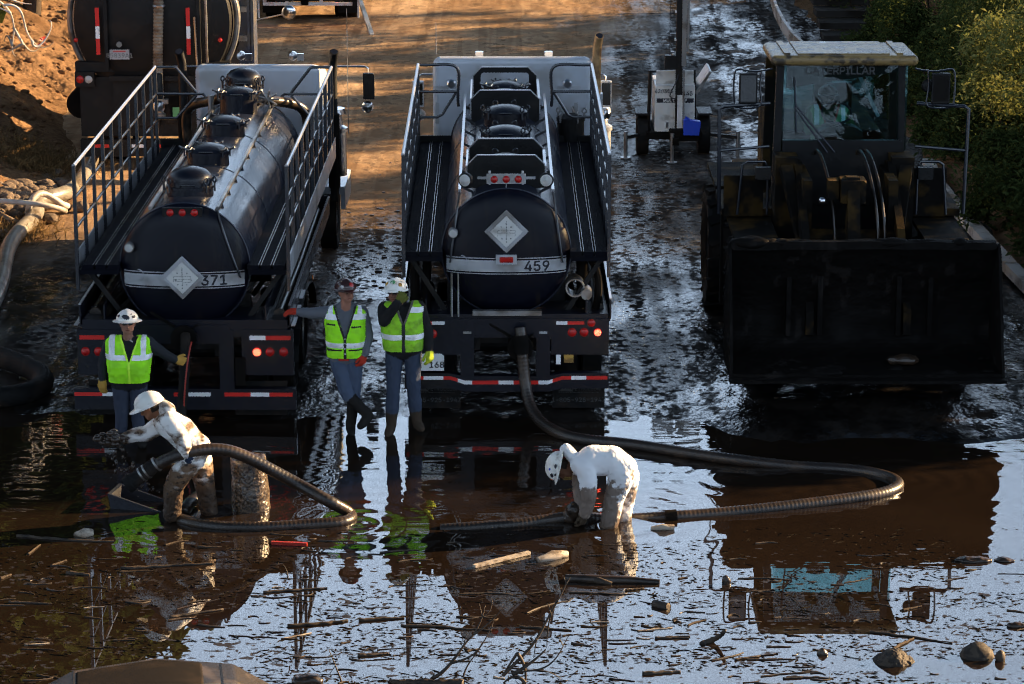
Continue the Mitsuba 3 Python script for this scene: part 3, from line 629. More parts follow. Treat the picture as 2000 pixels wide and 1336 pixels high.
        for xs_, st in (([-1.40, -1.05, -.88], 'r'), ([-.16, .02], 'r'), ([.02 + .0, .30], 'w'), ([.47, .80, 1.03, 1.32], 'r')): tape(k, xs_, .37, -.002, .05, st)
        part(t, 'rear_post', J(bb(-.72, -.56, .0, .10, .44, 1.2), bb(.42, .60, .0, .10, .44, 1.2)), 'm_navy')
        part(t, 'tail_pipe_box', bb(.62, .74, -.05, .0, .5, .85), 'm_mudsteel')
        for s in (-1, 1): part(t, 'edge_strip', J(*[bar((s * 1.345, a_, 1.26 + c), (s * 1.345, b_, 1.26 + c), .05, .012, .002) for a_, b_, c in ((-.02, .42, 0), (.44, .95, .02), (1.15, 1.6, .06))]), 'm_edge')
        part(t, 'stowed_pipe', J(rod((-1.0, .15, 1.38), (-.75, 1.6, 1.45), .06, 10), rod((-.8, .15, 1.37), (-.62, 1.4, 1.42), .06, 10)), 'm_mudsteel')
    # discharge valve with a short hose stub behind the tank
    vx = o['valve']
    part(t, 'valve', J(lathe([(.001, -.25), (.16, -.25), (.16, -.19), (.11, -.19), (.11, 0), (.15, 0), (.15, .05), (.001, .05)], 20, (vx, .10, o['vz']), 'y'), rod((vx, -.05, o['vz']), (vx + .16, -.05, o['vz'] + .16), .014, 6), bar((vx - .12, -.02, o['vz'] + .12), (vx - .42, .02, o['vz'] + .30), .03)), 'm_mudsteel')
    # cab
    yc, cw0, cw1, ct = o['cab']
    cab = roundbox(cw0, cw1, yc, yc + o['cablen'], 1.05, ct, .11, 28)
    cab = trimesh.Trimesh(np.array(cab.to_mesh().vert_properties[:, :3]), np.array(cab.to_mesh().tri_verts), process=False)
    v = np.array(cab.vertices); xm = (cw0 + cw1) / 2
    v[:, 2] -= np.where(v[:, 2] > ct - .3, .07 * ((v[:, 0] - xm) / (cw1 - xm)) ** 2, 0); v[:, 2] -= np.where(v[:, 2] > ct - .5, np.clip(v[:, 1] - yc - .11, 0, 9) * .18, 0); cab.vertices = v
    k = part(t, 'cab', cab, 'm_cabgrey', smooth=40)
    part(k, 'bonnet', roundbox(xm - .75, xm + .75, yc + o['cablen'] - .2, yc + o['cablen'] + 1.5, .8, 1.75, .2, 20), 'm_silver', smooth=40)
    part(k, 'front_fender', J(*[bb(xm + s * .72, xm + s * 1.22, 9.2, 10.6, 1.0, 1.12, .05) for s in (-1, 1)], *[bb(xm + s * 1.15, xm + s * 1.22, 9.25, 10.55, .75, 1.05, .03) for s in (-1, 1)]), 'm_silver')
    part(k, 'side_window', J(*[bb(xm + s * (cw1 - xm) - .004, xm + s * (cw1 - xm) + .004, yc + o['cablen'] - .95, yc + o['cablen'] - .2, 2.1, 2.8) for s in (-1, 1)]), 'm_carglass')
    if big:
        for x in (-.80, .94):
            part(k, 'round_vent', xf(lathe([(.001, .03), (.05, .03), (.075, .0), (.075, -.02), (.001, -.02)], 24, axis='y'), (x, yc - .005, 2.88), rz=180), 'm_chrome')
        for x0_, x1_, z0_, z1_ in ((-1.06, -.68, 2.80, 2.85), (.78, 1.14, 2.80, 2.85), (-1.04, -.985, 2.28, 2.60), (1.04, 1.10, 2.28, 2.60)): part(k, 'pale_tape', bb(x0_, x1_, yc - .004, yc + .0, z0_, z1_, .001), 'm_band', smooth=False)
        part(k, 'roof_marker', J(*[bb(xm + x - .06, xm + x + .06, yc + .5, yc + .6, ct - .12, ct - .05, .02) for x in (-.5, .55)]), 'm_chrome')
        dk = part(t, 'side_filter_drum', lathe([(.001, 0), (.20, 0), (.20, .35), (.21, .35), (.21, .40), (.12, .44), (.001, .45)], 26, (.98, yl_ + .55, zd - .1)), 'm_black')
        for a_ in (.3, 1.4, 2.6, 3.9, 5.2): part(dk, 'clamp', EYEBOLT, 'm_steel', M=MT((.98 + .215 * math.cos(a_), yl_ + .55 + .215 * math.sin(a_), zd + .32), rz=50 * a_))
    else:
        for x in (-.25, .53):
            part(k, 'roof_lamp', J(xf(lathe([(.001, .06), (.06, .055), (.075, 0), (.06, -.08), (.001, -.09)], 20, axis='y'), (xm + x, yc + .25, ct + .05), rz=180), bb(xm + x + .06, xm + x + .16, yc + .22, yc + .3, ct - .02, ct + .08)), 'm_chrome')
        for s in (-1, 1): part(t, 'vent_hose', sweep(spline([(s * .30, L - .55, zc + R + .12), (s * .62, L - .2, zc + R * .98), (s * .86, L + .05, zc + .62), (s * .90, L + .15, zc + .28), (s * .88, L + .15, zc - .1)], 40), .075, 12), 'm_hose')
        part(t, 'vent_valve', J(rod((-.22, L - .3, zc + R), (-.22, L - .3, zc + R + .30), .04, 10), rod((-.26, L - .3, zc + R + .36), (-.16, L - .3, zc + R + .3), .025, 8), *[rod((.40, L - .7, zc + R + .12), (.40 + .17 * math.cos(q), L - .7, zc + R + .12 + .13 * math.sin(q)), .016, 6) for q in np.arange(0, 6.2, .7)], rod((-.44, L - .6, zc + R - .15), (-.44, L - .6, zc + R + .16), .045, 8)), 'm_steel')
    # exhaust stacks, air cleaner, mirrors, aerial
    for s in o['stacks']:
        ex, ey, ez = (xm + s * (o['stackx'])), yc + .15, o['stackz']
        k = part(t, 'exhaust_stack', sweep(spline([(ex, ey, 1.1), (ex, ey, 2.2), (ex, ey, ez - .28), (ex + s * .01, ey - .02, ez - .14), (ex + s * .03, ey - .10, ez)], 40), .066, 16), 'm_exh' if big else 'm_black')
        part(k, 'bore', rod((ex + s * .03, ey - .092, ez - .012), (ex + s * .03, ey - .104, ez + .004), .055, 16), 'm_print')
        part(k, 'heat_shield', lathe([(.085, 1.3), (.09, 1.3), (.09, 2.42), (.085, 2.42)], 20, (ex, ey, 0)) if not big else bb(ex - .07, ex + .09, ey - .09, ey + .09, 1.3, 2.72), 'm_silver' if big else 'm_mudsteel')
    part(t, 'air_cleaner', lathe([(.001, 1.3), (.17, 1.32), (.17, 2.0), (.19, 2.0), (.19, 2.06), (.12, 2.10), (.10, 2.25), (.17, 2.28), (.15, 2.36), (.001, 2.37)], 24, (cw1 + .16, yc + 1.0, 0)), 'm_chrome' if not big else 'm_silver')
    for s in (-1, 1):
        mx, my, mz = xm + s * o['mirx'], yc + .9, o['mirz']
        k = part(t, 'wing_mirror', bx(mx, my, mz, .17, .07, .40, .035), 'm_black' if not big else 'm_silver')
        part(k, 'glass', bx(mx, my - .036, mz, .135, .008, .34, .003), 'm_carglass')
        part(k, 'arm', sweep([(xm + s * (cw1 - xm), my, mz + .30), (mx - s * .05, my, mz + .30), (mx, my, mz + .27), (mx, my, mz + .18)], .013, 6), 'm_chrome')
        part(k, 'convex_mirror', lathe([(.001, -.05), (.07, -.04), (.095, 0), (.001, .01)], 20, (mx - s * .02, my - .02, mz - .32), 'y'), 'm_chrome')
    ax, az = o['aerial']
    part(t, 'aerial', rod((ax, yc + .6, ct - 1.2 if not big else ct - .1), (ax, yc + .6, az), .008, 6, .005), 'm_steel')

t371 = thing('tanker_truck', 'dark navy vacuum tanker truck on the left, numbered 371 on its silver band', 'truck', (-4.05, 34.36, .0), -.7)
tanker(t371, '371', dict(zc=1.95, L=7.7, band=1.83, plac=1.88, lightbar=(2.66, .10, 'm_black'), railx=.42, railh=.05, railxo=1.30, deck=2.06, rail=3.26, raily=7.5, tail=.92, valve=.0, vz=1.12,
    domes=[(.95, .29, .06, 'tall'), (2.9, .275, .10, 'flat'), (4.95, .275, .10, 'flat'), (6.75, .27, .20, 'flat'), (7.5, .27, .24, 'tall')], cab=(8.15, -.80, 1.06, 3.24), cablen=1.7, stacks=(1, -1), stackx=1.13, stackz=3.38, mirx=1.62, mirz=2.72, aerial=(1.45, 3.95)))
t459 = thing('tanker_truck', 'dark navy vacuum tanker truck in the middle, numbered 459 on its silver band', 'truck', (-.07, 34.66, .0), .28)
tanker(t459, '459', dict(zc=2.07, L=7.3, band=1.94, plac=2.39, lightbar=(2.98, .28, 'm_silver'), railx=.58, railh=.22, railxo=1.27, deck=2.16, rail=3.34, raily=6.95, tail=1.09, valve=.17, vz=.92,
    domes=[(1.25, .29, .10, 'eye'), (3.25, .29, .10, 'eye'), (4.85, .29, .10, 'eye'), (6.15, .28, .10, 'eye'), (6.75, .27, .12, 'flat')], cab=(7.95, -1.08, 1.31, 3.34), cablen=2.3, stacks=(1,), stackx=1.27, stackz=3.60, mirx=1.44, mirz=2.58, aerial=(-1.04, 3.72)))
# ------------------------------------------------------------------ wheel loader (front towards the camera)
def parts(parent, name, meshes, mat, smooth=35, **k):
    return [part(parent, name, m, mat, smooth, **k) for m in meshes]
ld = thing('wheel_loader', 'big muddy yellow wheel loader with raised bucket standing in shade on the right', 'loader', (4.42, 34.4, .05), 0)
BT = mikit.ply(tyre_mesh(.86, .66, 44, 18, .035, .58), smooth=30); BR = mikit.ply(rim_mesh(.50, .4), smooth=30)
for yy, dx in ((2.55, 0), (6.0, -.10)):
    for s in (-1, 1): wheel(ld, dx + s * 1.22, yy, .84, s, BT, BR, 'm_rubber', 'm_hyellow')
part(ld, 'front_axle', rod((-1.1, 2.55, .84), (1.1, 2.55, .84), .22, 12), 'm_mudsteel')
part(ld, 'rear_axle', rod((-1.1, 6.0, .84), (1.1, 6.0, .84), .22, 12), 'm_mudsteel')
# bucket: curved shell, side plates, cutting edge, wear plates
prof = [(.0, .52), (.25, .50), (.75, .53), (1.10, .68), (1.22, .98), (1.18, 1.32), (1.0, 1.66), (.80, 1.96), (.72, 2.06)]
outer = spline([(p[0], p[1]) for p in prof], 40); inner = outer + np.stack([np.interp(np.arange(40), [0, 10, 20, 39], [0, -.0, -.06, -.05]), np.interp(np.arange(40), [0, 10, 20, 39], [.045, .06, .02, -.01])], 1)
shell = prism(Polygon(np.vstack([outer, inner[::-1]])).buffer(0), 3.36, 'yz', -1.68)
def dent(m, amp=.02, f=3.5, n=3):
    v, fc = trimesh.remesh.subdivide_to_size(np.array(m.vertices), np.array(m.faces), .14); t = trimesh.Trimesh(v, fc, process=True)
    t.vertices = t.vertices + np.stack([meshkit.fbm(np.array(t.vertices) * f + 9 * q, 3, 70 + q) - .5 for q in range(3)], 1) * 2 * amp; return t
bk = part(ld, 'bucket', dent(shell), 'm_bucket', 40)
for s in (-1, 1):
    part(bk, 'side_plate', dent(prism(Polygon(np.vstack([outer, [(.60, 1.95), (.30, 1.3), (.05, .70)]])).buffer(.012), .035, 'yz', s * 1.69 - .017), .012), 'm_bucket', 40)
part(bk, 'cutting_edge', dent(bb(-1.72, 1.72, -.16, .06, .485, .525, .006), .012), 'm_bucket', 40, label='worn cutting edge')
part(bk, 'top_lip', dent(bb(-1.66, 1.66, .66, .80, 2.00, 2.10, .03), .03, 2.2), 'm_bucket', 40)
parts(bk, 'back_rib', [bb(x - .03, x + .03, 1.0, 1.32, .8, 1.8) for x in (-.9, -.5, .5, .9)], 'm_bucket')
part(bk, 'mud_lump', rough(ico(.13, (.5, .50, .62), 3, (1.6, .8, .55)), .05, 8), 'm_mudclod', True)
rb = np.random.default_rng(8)
for i in range(16):
    x = rb.uniform(-1.6, 1.6); up = i % 2
    part(bk, 'mud_lump', rough(ico(rb.uniform(.05, .13), (x, .74, 2.08) if up else (x, rb.uniform(.0, .5), .54), 2, (rb.uniform(1, 2.4), 1, .6)), .03, 9, i), 'm_bucket', True)
# front frame, arms, linkage
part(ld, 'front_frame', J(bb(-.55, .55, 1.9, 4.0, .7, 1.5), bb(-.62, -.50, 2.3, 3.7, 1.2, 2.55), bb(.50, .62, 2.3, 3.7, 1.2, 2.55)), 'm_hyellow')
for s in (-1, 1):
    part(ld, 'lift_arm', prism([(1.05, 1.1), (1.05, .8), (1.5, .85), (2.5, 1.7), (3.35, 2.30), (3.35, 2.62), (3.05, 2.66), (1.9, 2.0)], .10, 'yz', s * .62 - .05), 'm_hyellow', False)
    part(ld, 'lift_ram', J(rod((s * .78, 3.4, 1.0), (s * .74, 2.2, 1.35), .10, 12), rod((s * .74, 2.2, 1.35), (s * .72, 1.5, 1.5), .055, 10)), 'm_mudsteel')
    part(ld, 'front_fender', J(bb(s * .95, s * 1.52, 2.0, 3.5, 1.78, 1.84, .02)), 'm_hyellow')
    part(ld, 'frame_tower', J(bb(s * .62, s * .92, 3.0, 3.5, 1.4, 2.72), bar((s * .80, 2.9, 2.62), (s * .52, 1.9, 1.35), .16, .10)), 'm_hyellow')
    part(ld, 'head_lamp', J(bb(s * 1.08 - .10, s * 1.08 + .10, 3.02, 3.14, 2.42, 2.58, .02)), 'm_black')
part(ld, 'cross_tube', rod((-.6, 2.3, 1.75), (.6, 2.3, 1.75), .16, 14), 'm_hyellow')
part(ld, 'bellcrank', J(prism([(1.5, 1.2), (1.7, 1.2), (2.2, 2.2), (2.35, 2.62), (2.0, 2.66), (1.85, 2.2)], .16, 'yz', -.08), bb(-.16, .16, 1.95, 2.3, 2.32, 2.62, .03)), 'm_hyellow', False)
part(ld, 'tilt_ram', J(rod((0, 2.1, 2.5), (0, 3.6, 2.25), .11, 12), bb(-.32, -.18, 2.05, 2.3, 2.35, 2.6, .03)), 'm_hyellow')
parts(ld, 'hydraulic_hose', [sweep(spline([(x, 3.4, 2.7), (x + .02, 3.0, 2.78), (x + .10, 2.4, 2.45), (x + .14, 2.0, 1.6)], 24), .022, 8) for x in (.20, .29, -.36)], 'm_hose')
part(ld, 'working_lamp', J(ico(.05, (-.40, 2.0, 2.35), 2)), 'm_chrome', True)
# cab: floor, corner posts, roof, glass
cy0, cy1 = 3.45, 4.62
part(ld, 'cab_base', J(bb(-.84, .84, cy0, cy1, 1.5, 2.10), bb(-.80, .80, cy0 - .05, cy0 + .03, 2.0, 2.88, .02), ), 'm_black')
for (x, y, w) in ((-.88, cy0 + .04, .12), (.80, cy0 + .04, .09), (-.88, cy1, .12), (.84, cy1, .12)):
    part(ld, 'cab_post', bar((x, y, 2.0), (x * .96, y, 3.9), w, .10), 'm_black')
part(ld, 'door_post', bar((-.94, cy0 + .8, 2.0), (-.92, cy0 + .8, 3.86), .08, .10), 'm_hyellow')
def slope(m):
    t = m if isinstance(m, trimesh.Trimesh) else to_mesh(m); v = np.array(t.vertices); v[:, 2] -= np.clip(v[:, 1] - cy0, 0, 9) * .02; t.vertices = v; t.metadata.clear(); return t
def to_mesh(m): q = m.to_mesh(); return trimesh.Trimesh(np.array(q.vert_properties[:, :3], float), np.array(q.tri_verts), process=False)
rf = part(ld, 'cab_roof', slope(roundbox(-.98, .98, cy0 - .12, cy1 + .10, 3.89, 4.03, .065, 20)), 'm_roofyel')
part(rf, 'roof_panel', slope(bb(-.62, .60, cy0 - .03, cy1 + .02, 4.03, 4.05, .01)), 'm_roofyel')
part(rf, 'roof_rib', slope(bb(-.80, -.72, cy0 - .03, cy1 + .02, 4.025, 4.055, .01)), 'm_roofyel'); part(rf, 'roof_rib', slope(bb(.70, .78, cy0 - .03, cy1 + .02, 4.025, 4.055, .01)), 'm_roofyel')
part(rf, 'beacon', rod((-.18, cy1 - .1, 3.92), (-.18, cy1 - .1, 4.03), .05, 12), 'm_steel')
scene['m_tint'] = {'type': 'thindielectric', 'specular_transmittance': rgb(.20, .42, .42)}
ws = part(ld, 'windscreen', prism([(-.80, 2.86), (.76, 2.86), (.72, 3.89), (-.76, 3.89)], .001, 'xz', cy0 - .02), 'm_glass', False, label='teal tinted windscreen')
part(ws, 'header_shadow', prism([(-.76, 3.885), (.72, 3.885), (.725, 3.80), (-.765, 3.58)], .004, 'xz', cy0 - .010), 'm_black', False, label='dark strip with faint lettering at the top of the glass, its slanting edge a painted shadow')  # dark header band; its diagonal lower edge is a shadow line modelled as a strip
part(ws, 'lettering', txt('CATERPILLAR', .10, (-.05, cy0 - .026, 3.82)), 'm_faintprint', False)
part(ld, 'rear_window', prism([(-.74, 2.5), (.74, 2.5), (.76, 3.885), (-.76, 3.885)], .001, 'xz', cy1 + .03), 'm_glass', False)
for s in (-1, 1): part(ld, 'side_window', prism([(cy0 + .12, 2.4), (cy1 - .08, 2.4), (cy1 - .08, 3.86), (cy0 + .12, 3.88)], .001, 'yz', s * .87), 'm_glass', False)
wp = part(ld, 'wiper', J(rod((-.66, cy0 - .06, 3.72), (-.62, cy0 - .06, 2.98), .012, 6)), 'm_print')
part(wp, 'arm', sweep([(-.64, cy0 - .07, 3.36), (-.10, cy0 - .07, 2.72)], .013, 6), 'm_print'); part(wp, 'arm', sweep([(-.66, cy0 - .07, 3.34), (-.20, cy0 - .07, 2.72)], .013, 6), 'm_print')
part(ld, 'dashboard', J(prism([(-.36, 2.6), (.36, 2.6), (.30, 2.95), (.18, 3.02), (-.16, 3.02), (-.30, 2.95)], .25, 'xz', cy0 + .20)), 'm_black', False)
part(ld, 'steering_wheel', xf(torus(.20, .017, 28, 8), (-.02, cy0 + .55, 3.15), rx=35), 'm_print')
part(ld, 'seat', J(roundbox(-.28, .28, cy0 + .85, cy0 + 1.35, 2.5, 2.72, .06), ) if False else bb(-.28, .28, cy0 + .85, cy0 + 1.3, 2.5, 2.72, .05), 'm_black')
part(ld, 'seat_back', bb(-.26, .26, cy0 + 1.22, cy0 + 1.36, 2.7, 3.45, .05), 'm_black')
parts(ld, 'rear_post', [bar((.22, cy1 - .05, 3.82), (.62, cy1 - .05, 3.0), .09, .05)], 'm_band')
# engine cover, platforms, fenders, hand rails, mirrors
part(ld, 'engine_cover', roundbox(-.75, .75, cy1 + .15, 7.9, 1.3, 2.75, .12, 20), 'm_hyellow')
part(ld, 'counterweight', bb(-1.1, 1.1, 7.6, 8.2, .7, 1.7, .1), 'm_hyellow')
part(ld, 'rear_exhaust', rod((.3, 6.6, 2.7), (.3, 6.6, 3.5), .07, 12), 'm_black')
for s in (-1, 1):
    part(ld, 'platform', J(bb(s * .86, s * 1.60, cy0 - .1, cy1, 1.86, 1.96, .02), bb(s * 1.05, s * 1.58, cy0 - .14, cy0 - .10, 1.86, 2.42, .02) if s < 0 else bb(s * .9, s * 1.4, cy0 - .14, cy0 - .10, 1.86, 2.52, .02)), 'm_hyellow')
    part(ld, 'rear_fender', bb(s * .86, s * 1.56, 5.15, 6.9, 1.84, 1.90, .03), 'm_hyellow')
    part(ld, 'ladder', J(*[bb(s * 1.15, s * 1.55, cy0 + .2, cy0 + .4, z, z + .03) for z in (.6, .95, 1.3, 1.62)], bb(s * 1.12, s * 1.15, cy0 + .2, cy0 + .4, .55, 1.9), bb(s * 1.55, s * 1.58, cy0 + .2, cy0 + .4, .55, 1.9)), 'm_mudsteel')
    H = [(s * 1.64, cy0 - .15, 1.9), (s * 1.66, cy0 - .15, 3.32), (s * 1.60, cy0 - .15, 3.36), (s * .98, cy0 - .05, 3.38)]
    part(ld, 'hand_rail', sweep(H, .026, 8), 'm_rail')
    part(ld, 'hand_rail', rod((s * 1.65, cy0 - .15, 2.76), (s * .98, cy0 - .05, 2.80), .020, 8), 'm_rail')
    part(ld, 'hand_rail', sweep([(s * 1.40, cy0 - .2, 1.9), (s * 1.34, cy0 - .2, 2.58), (s * 1.28, cy0 - .2, 2.62), (s * 1.04, cy0 - .2, 2.62), (s * 1.0, cy0 - .2, 2.55), (s * 1.0, cy0 - .2, 1.9)], .018, 8), 'm_rail')
    mk = part(ld, 'mirror', bx(s * 1.28, cy0 - .12, 3.60, .24, .07, .40, .04), 'm_black')
    part(mk, 'glass', bx(s * 1.28, cy0 - .158, 3.60, .20, .006, .35, .002), 'm_carglass')
    part(mk, 'hoop', sweep(spline([(s * .95, cy0, 3.84), (s * 1.42, cy0 - .1, 3.85), (s * 1.46, cy0 - .1, 3.80), (s * 1.46, cy0 - .1, 3.40), (s * 1.42, cy0 - .1, 3.34), (s * 1.15, cy0 - .1, 3.34), (s * 1.10, cy0 - .1, 3.40), (s * 1.10, cy0 - .1, 3.84)], 48), .014, 6), 'm_rail')
part(ld, 'round_mirror', lathe([(.001, -.04), (.07, -.03), (.09, 0), (.001, .01)], 18, (1.12, cy0 - .05, 3.62), 'y'), 'm_black')
# ------------------------------------------------------------------ black vacuum truck behind the left tanker
vt = thing('vacuum_truck', 'tall black vacuum truck with round rear door, behind the left tanker by the earth slope', 'truck', (-6.30, 49.8, .03), 0)
part(vt, 'debris_tank', lathe([(.001, 0), (1.40, 0), (1.40, 4.0), (.001, 4.1)], 56, (0, .35, 2.72), 'y'), 'm_black')
part(vt, 'rear_door', lathe([(.001, -.10), (.9, -.06), (1.36, .08), (1.40, .30), (.001, .3)], 56, (0, .05, 2.72), 'y'), 'm_black', 50)
for yy, rr in ((.36, 1.47), (.75, 1.45), (1.3, 1.46), (2.6, 1.45)):
    a = np.arange(65) * 2 * np.pi / 64
    part(vt, 'flange_ring', sweep(np.stack([rr * np.sin(a), yy + 0 * a, 2.72 + rr * np.cos(a)], 1), .05, 8, cap=False), 'm_steel' if yy < 1 else 'm_navy')
parts(vt, 'door_brace', [bb(x - .03, x + .03, -.10, .0, 1.9, 3.6) for x in (-.78, .84)] + [bb(-.75, .75, -.12, -.06, 1.72, 1.80)], 'm_black')
part(vt, 'door_rail', rod((.98, -.16, 2.05), (.98, -.16, 3.5), .022, 8), 'm_steel'); part(vt, 'door_rail', rod((.82, -.18, 1.5), (.78, -.18, 2.85), .02, 8), 'm_chrome')
for x in (-.92, .66):
    for i, (a_, b_) in enumerate(((2.18, 2.46), (2.46, 2.68), (2.68, 3.0))): part(vt, 'reflective_tape', bb(x - .035, x + .035, -.115, -.105, a_, b_, .001), 'm_tapewhite' if i == 1 else 'm_tapered', False)
pk = part(vt, 'licence_plate', bb(-.72, -.38, -.13, -.115, 2.10, 2.27, .004), 'm_band'); part(pk, 'lettering', txt('85839A1', .075, (-.55, -.134, 2.17)), 'm_printgrey', False)
part(pk, 'header', bb(-.66, -.44, -.134, -.13, 2.232, 2.250, .001), 'm_tapered', False)
part(vt, 'plate_lamp', lathe([(.001, 0), (.05, 0), (.05, .03), (.001, .03)], 16, (-.55, -.14, 2.36), 'y'), 'm_printgrey')
for x in (-1.32, 1.20): lamp(vt, x, -.02, 2.42, .035, name='marker_lamp')
part(vt, 'rear_frame', J(bb(-1.36, 1.36, .05, .25, 1.85, 2.02), bb(-1.30, 1.30, .1, .4, .70, 1.75)), 'm_black')
lb = part(vt, 'lamp_box', bb(-1.36, -1.02, -.03, .12, 1.60, 1.86), 'm_black'); lamp(lb, -1.27, -.04, 1.73, .06); lamp(lb, -1.12, -.04, 1.73, .06, 'm_lampglass', 'reverse_lamp')
lb = part(vt, 'lamp_box', bb(1.02, 1.36, -.03, .12, 1.60, 1.86), 'm_black'); lamp(lb, 1.27, -.04, 1.73, .06)
part(vt, 'lower_cabinet', J(bb(-.7, .1, .0, .12, .9, 1.72), bb(.2, .75, .02, .12, .95, 1.70)), 'm_black'); parts(vt, 'cabinet_edge', [bb(-.75, .75, -.02, .0, 1.72, 1.745, .003), bb(-.2, -.18, -.02, .0, .9, 1.7, .003)], 'm_printgrey')
part(vt, 'green_box', bb(.30, .62, -.05, .04, 1.02, 1.50), 'm_mudsteel'); part(vt, 'green_label', bb(.34, .56, -.056, -.05, 1.05, 1.24, .001), 'm_green', False)
parts(vt, 'pipe_clamp', [bb(.08, .28, -.2, -.05, 1.32, 1.40, .01)], 'm_steel')
bp = part(vt, 'rear_bumper', bb(-1.30, 1.30, -.05, .1, .36, .66), 'm_black')
tape(bp, [-1.05, -.80], .55, -.052, .06, 'r'); tape(bp, [-.40, -.15], .55, -.052, .06, 'w'); tape(bp, [.02, .30, .45, .70], .55, -.052, .06, 'r')
for s in (-1, 1):
    for yy in (1.7, 3.1):
        wheel(vt, s * 1.10, yy, .50, s); wheel(vt, s * .80, yy, .50, s)
    wheel(vt, s * 1.1, 6.1, .5, s)
part(vt, 'side_drum', lathe([(.001, 0), (.26, 0), (.26, .9), (.001, .9)], 24, (-1.33, .4, 1.22), 'y'), 'm_mudsteel')
part(vt, 'chassis', bb(-.45, .45, .3, 7.0, .75, 1.05), 'm_black')
part(vt, 'cab', roundbox(-1.2, 1.2, 5.0, 7.0, 1.0, 2.9, .12, 16), 'm_bluemetal', 40)
sp = part(vt, 'side_cabinet', bb(1.44, 1.70, .9, 1.7, 1.2, 4.3), 'm_bluemetal')
parts(sp, 'rib', [bb(1.42, 1.62, .84, .92, z, z + .10, .02) for z in np.arange(1.75, 4.2, .52)], 'm_steel'); parts(sp, 'post', [bb(x, x + .045, .82, .90, 1.2, 4.3) for x in (1.60, 1.67)], 'm_bluemetal')
sh = sweep(spline([(.16, -.16, 3.9), (.17, -.20, 3.2), (.14, -.22, 2.4), (.12, -.2, 1.8), (.13, -.15, 1.3)], 150), .085 + .008 * np.sin(np.arange(150) * 1.9), 14)
hk = part(vt, 'suction_hose', sh, 'm_corru', label='ribbed tan suction hose hanging down the rear door'); part(hk, 'strap', xf(torus(.10, .016, 20, 6), (.17, -.20, 3.05)), 'm_chrome')
part(hk, 'coupling', lathe([(.001, 0), (.10, 0), (.10, .06), (.07, .08), (.07, .2), (.001, .2)], 18, (.13, -.15, 1.08)), 'm_steel')
mk = part(vt, 'wing_mirror', J(bx(1.95, 5.6, 2.55, .2, .06, .45, .04)), 'm_black'); part(mk, 'convex_mirror', ico(.14, (1.98, 5.5, 2.12), 2, (1, .5, 1)), 'm_chrome', True)
part(mk, 'arm', sweep([(1.2, 5.8, 2.95), (2.0, 5.6, 2.95), (2.05, 5.6, 2.3)], .016, 6), 'm_chrome'); part(mk, 'arm', sweep([(1.2, 5.8, 1.9), (1.98, 5.55, 2.1)], .016, 6), 'm_chrome')

# ------------------------------------------------------------------ white flatbed far up the road
wt = thing('flatbed_truck', 'white flatbed truck with lit red tail lamps far up the orange dirt road', 'truck', (-4.86, 68.2, .05), 0)
part(wt, 'bed', J(bb(-1.2, 1.2, 0, 5.2, .98, 1.12), bb(-1.2, 1.2, 0, .06, .80, 1.12)), 'm_white')
part(wt, 'rear_rail', J(bb(-1.05, 1.05, -.02, .04, .42, .50), bb(-.55, -.47, -.02, .04, .42, .8), bb(.27, .35, -.02, .04, .42, .8), bb(-1.08, -1.0, -.02, .04, .42, .8)), 'm_white')
lb = part(wt, 'lamp_panel', bb(-1.05, -.62, -.04, .0, .66, .84), 'm_white'); lit_lamp(lb, -.90, -.05, .75, .065, 6); lamp(lb, -.74, -.05, .75, .055, 'm_lampglass', 'reverse_lamp')
lb = part(wt, 'lamp_panel', bb(.42, .86, -.04, .0, .66, .84), 'm_white'); lit_lamp(lb, .68, -.05, .74, .075, 9); lamp(lb, .50, -.05, .74, .055, 'm_lampglass', 'reverse_lamp')
lb = part(wt, 'lamp_panel', bb(-.35, .16, -.04, .0, .70, .84), 'm_white'); lamp(lb, -.26, -.05, .77, .04); lamp(lb, .08, -.05, .77, .04)
part(wt, 'tow_hitch', J(bb(-.16, .0, -.15, .1, .45, .75, .04), rod((-.08, -.15, .6), (-.08, -.3, .62), .05, 10)), 'm_mudsteel')
part(wt, 'under_frame', bb(-.8, .8, .1, 5.0, .5, .8), 'm_black')
for s in (-1, 1):
    for yy in (1.4,): wheel(wt, s * .98, yy, .46, s); wheel(wt, s * .70, yy, .46, s)
    wheel(wt, s * .98, 5.8, .46, s)
    part(wt, 'mud_flap', bb(s * .66, s * 1.16, .75, .78, .14, .7), 'm_rubber')
    part(wt, 'side_post', bb(s * 1.19 - .02, s * 1.19 + .02, .0, .08, .12, 2.2), 'm_white')
part(wt, 'cab', roundbox(-1.05, 1.05, 5.3, 7.2, .6, 2.5, .15, 16), 'm_white', 40)
part(wt, 'headboard', bb(-1.2, 1.2, 5.15, 5.22, 1.1, 2.5), 'm_white')
single('leaning_pole', bar((-3.26, 66.3, .05), (-4.35, 69.0, 2.6), .10, .06), 'm_white', 'pale pole leaning over the dirt beside the white flatbed truck', 'pole')

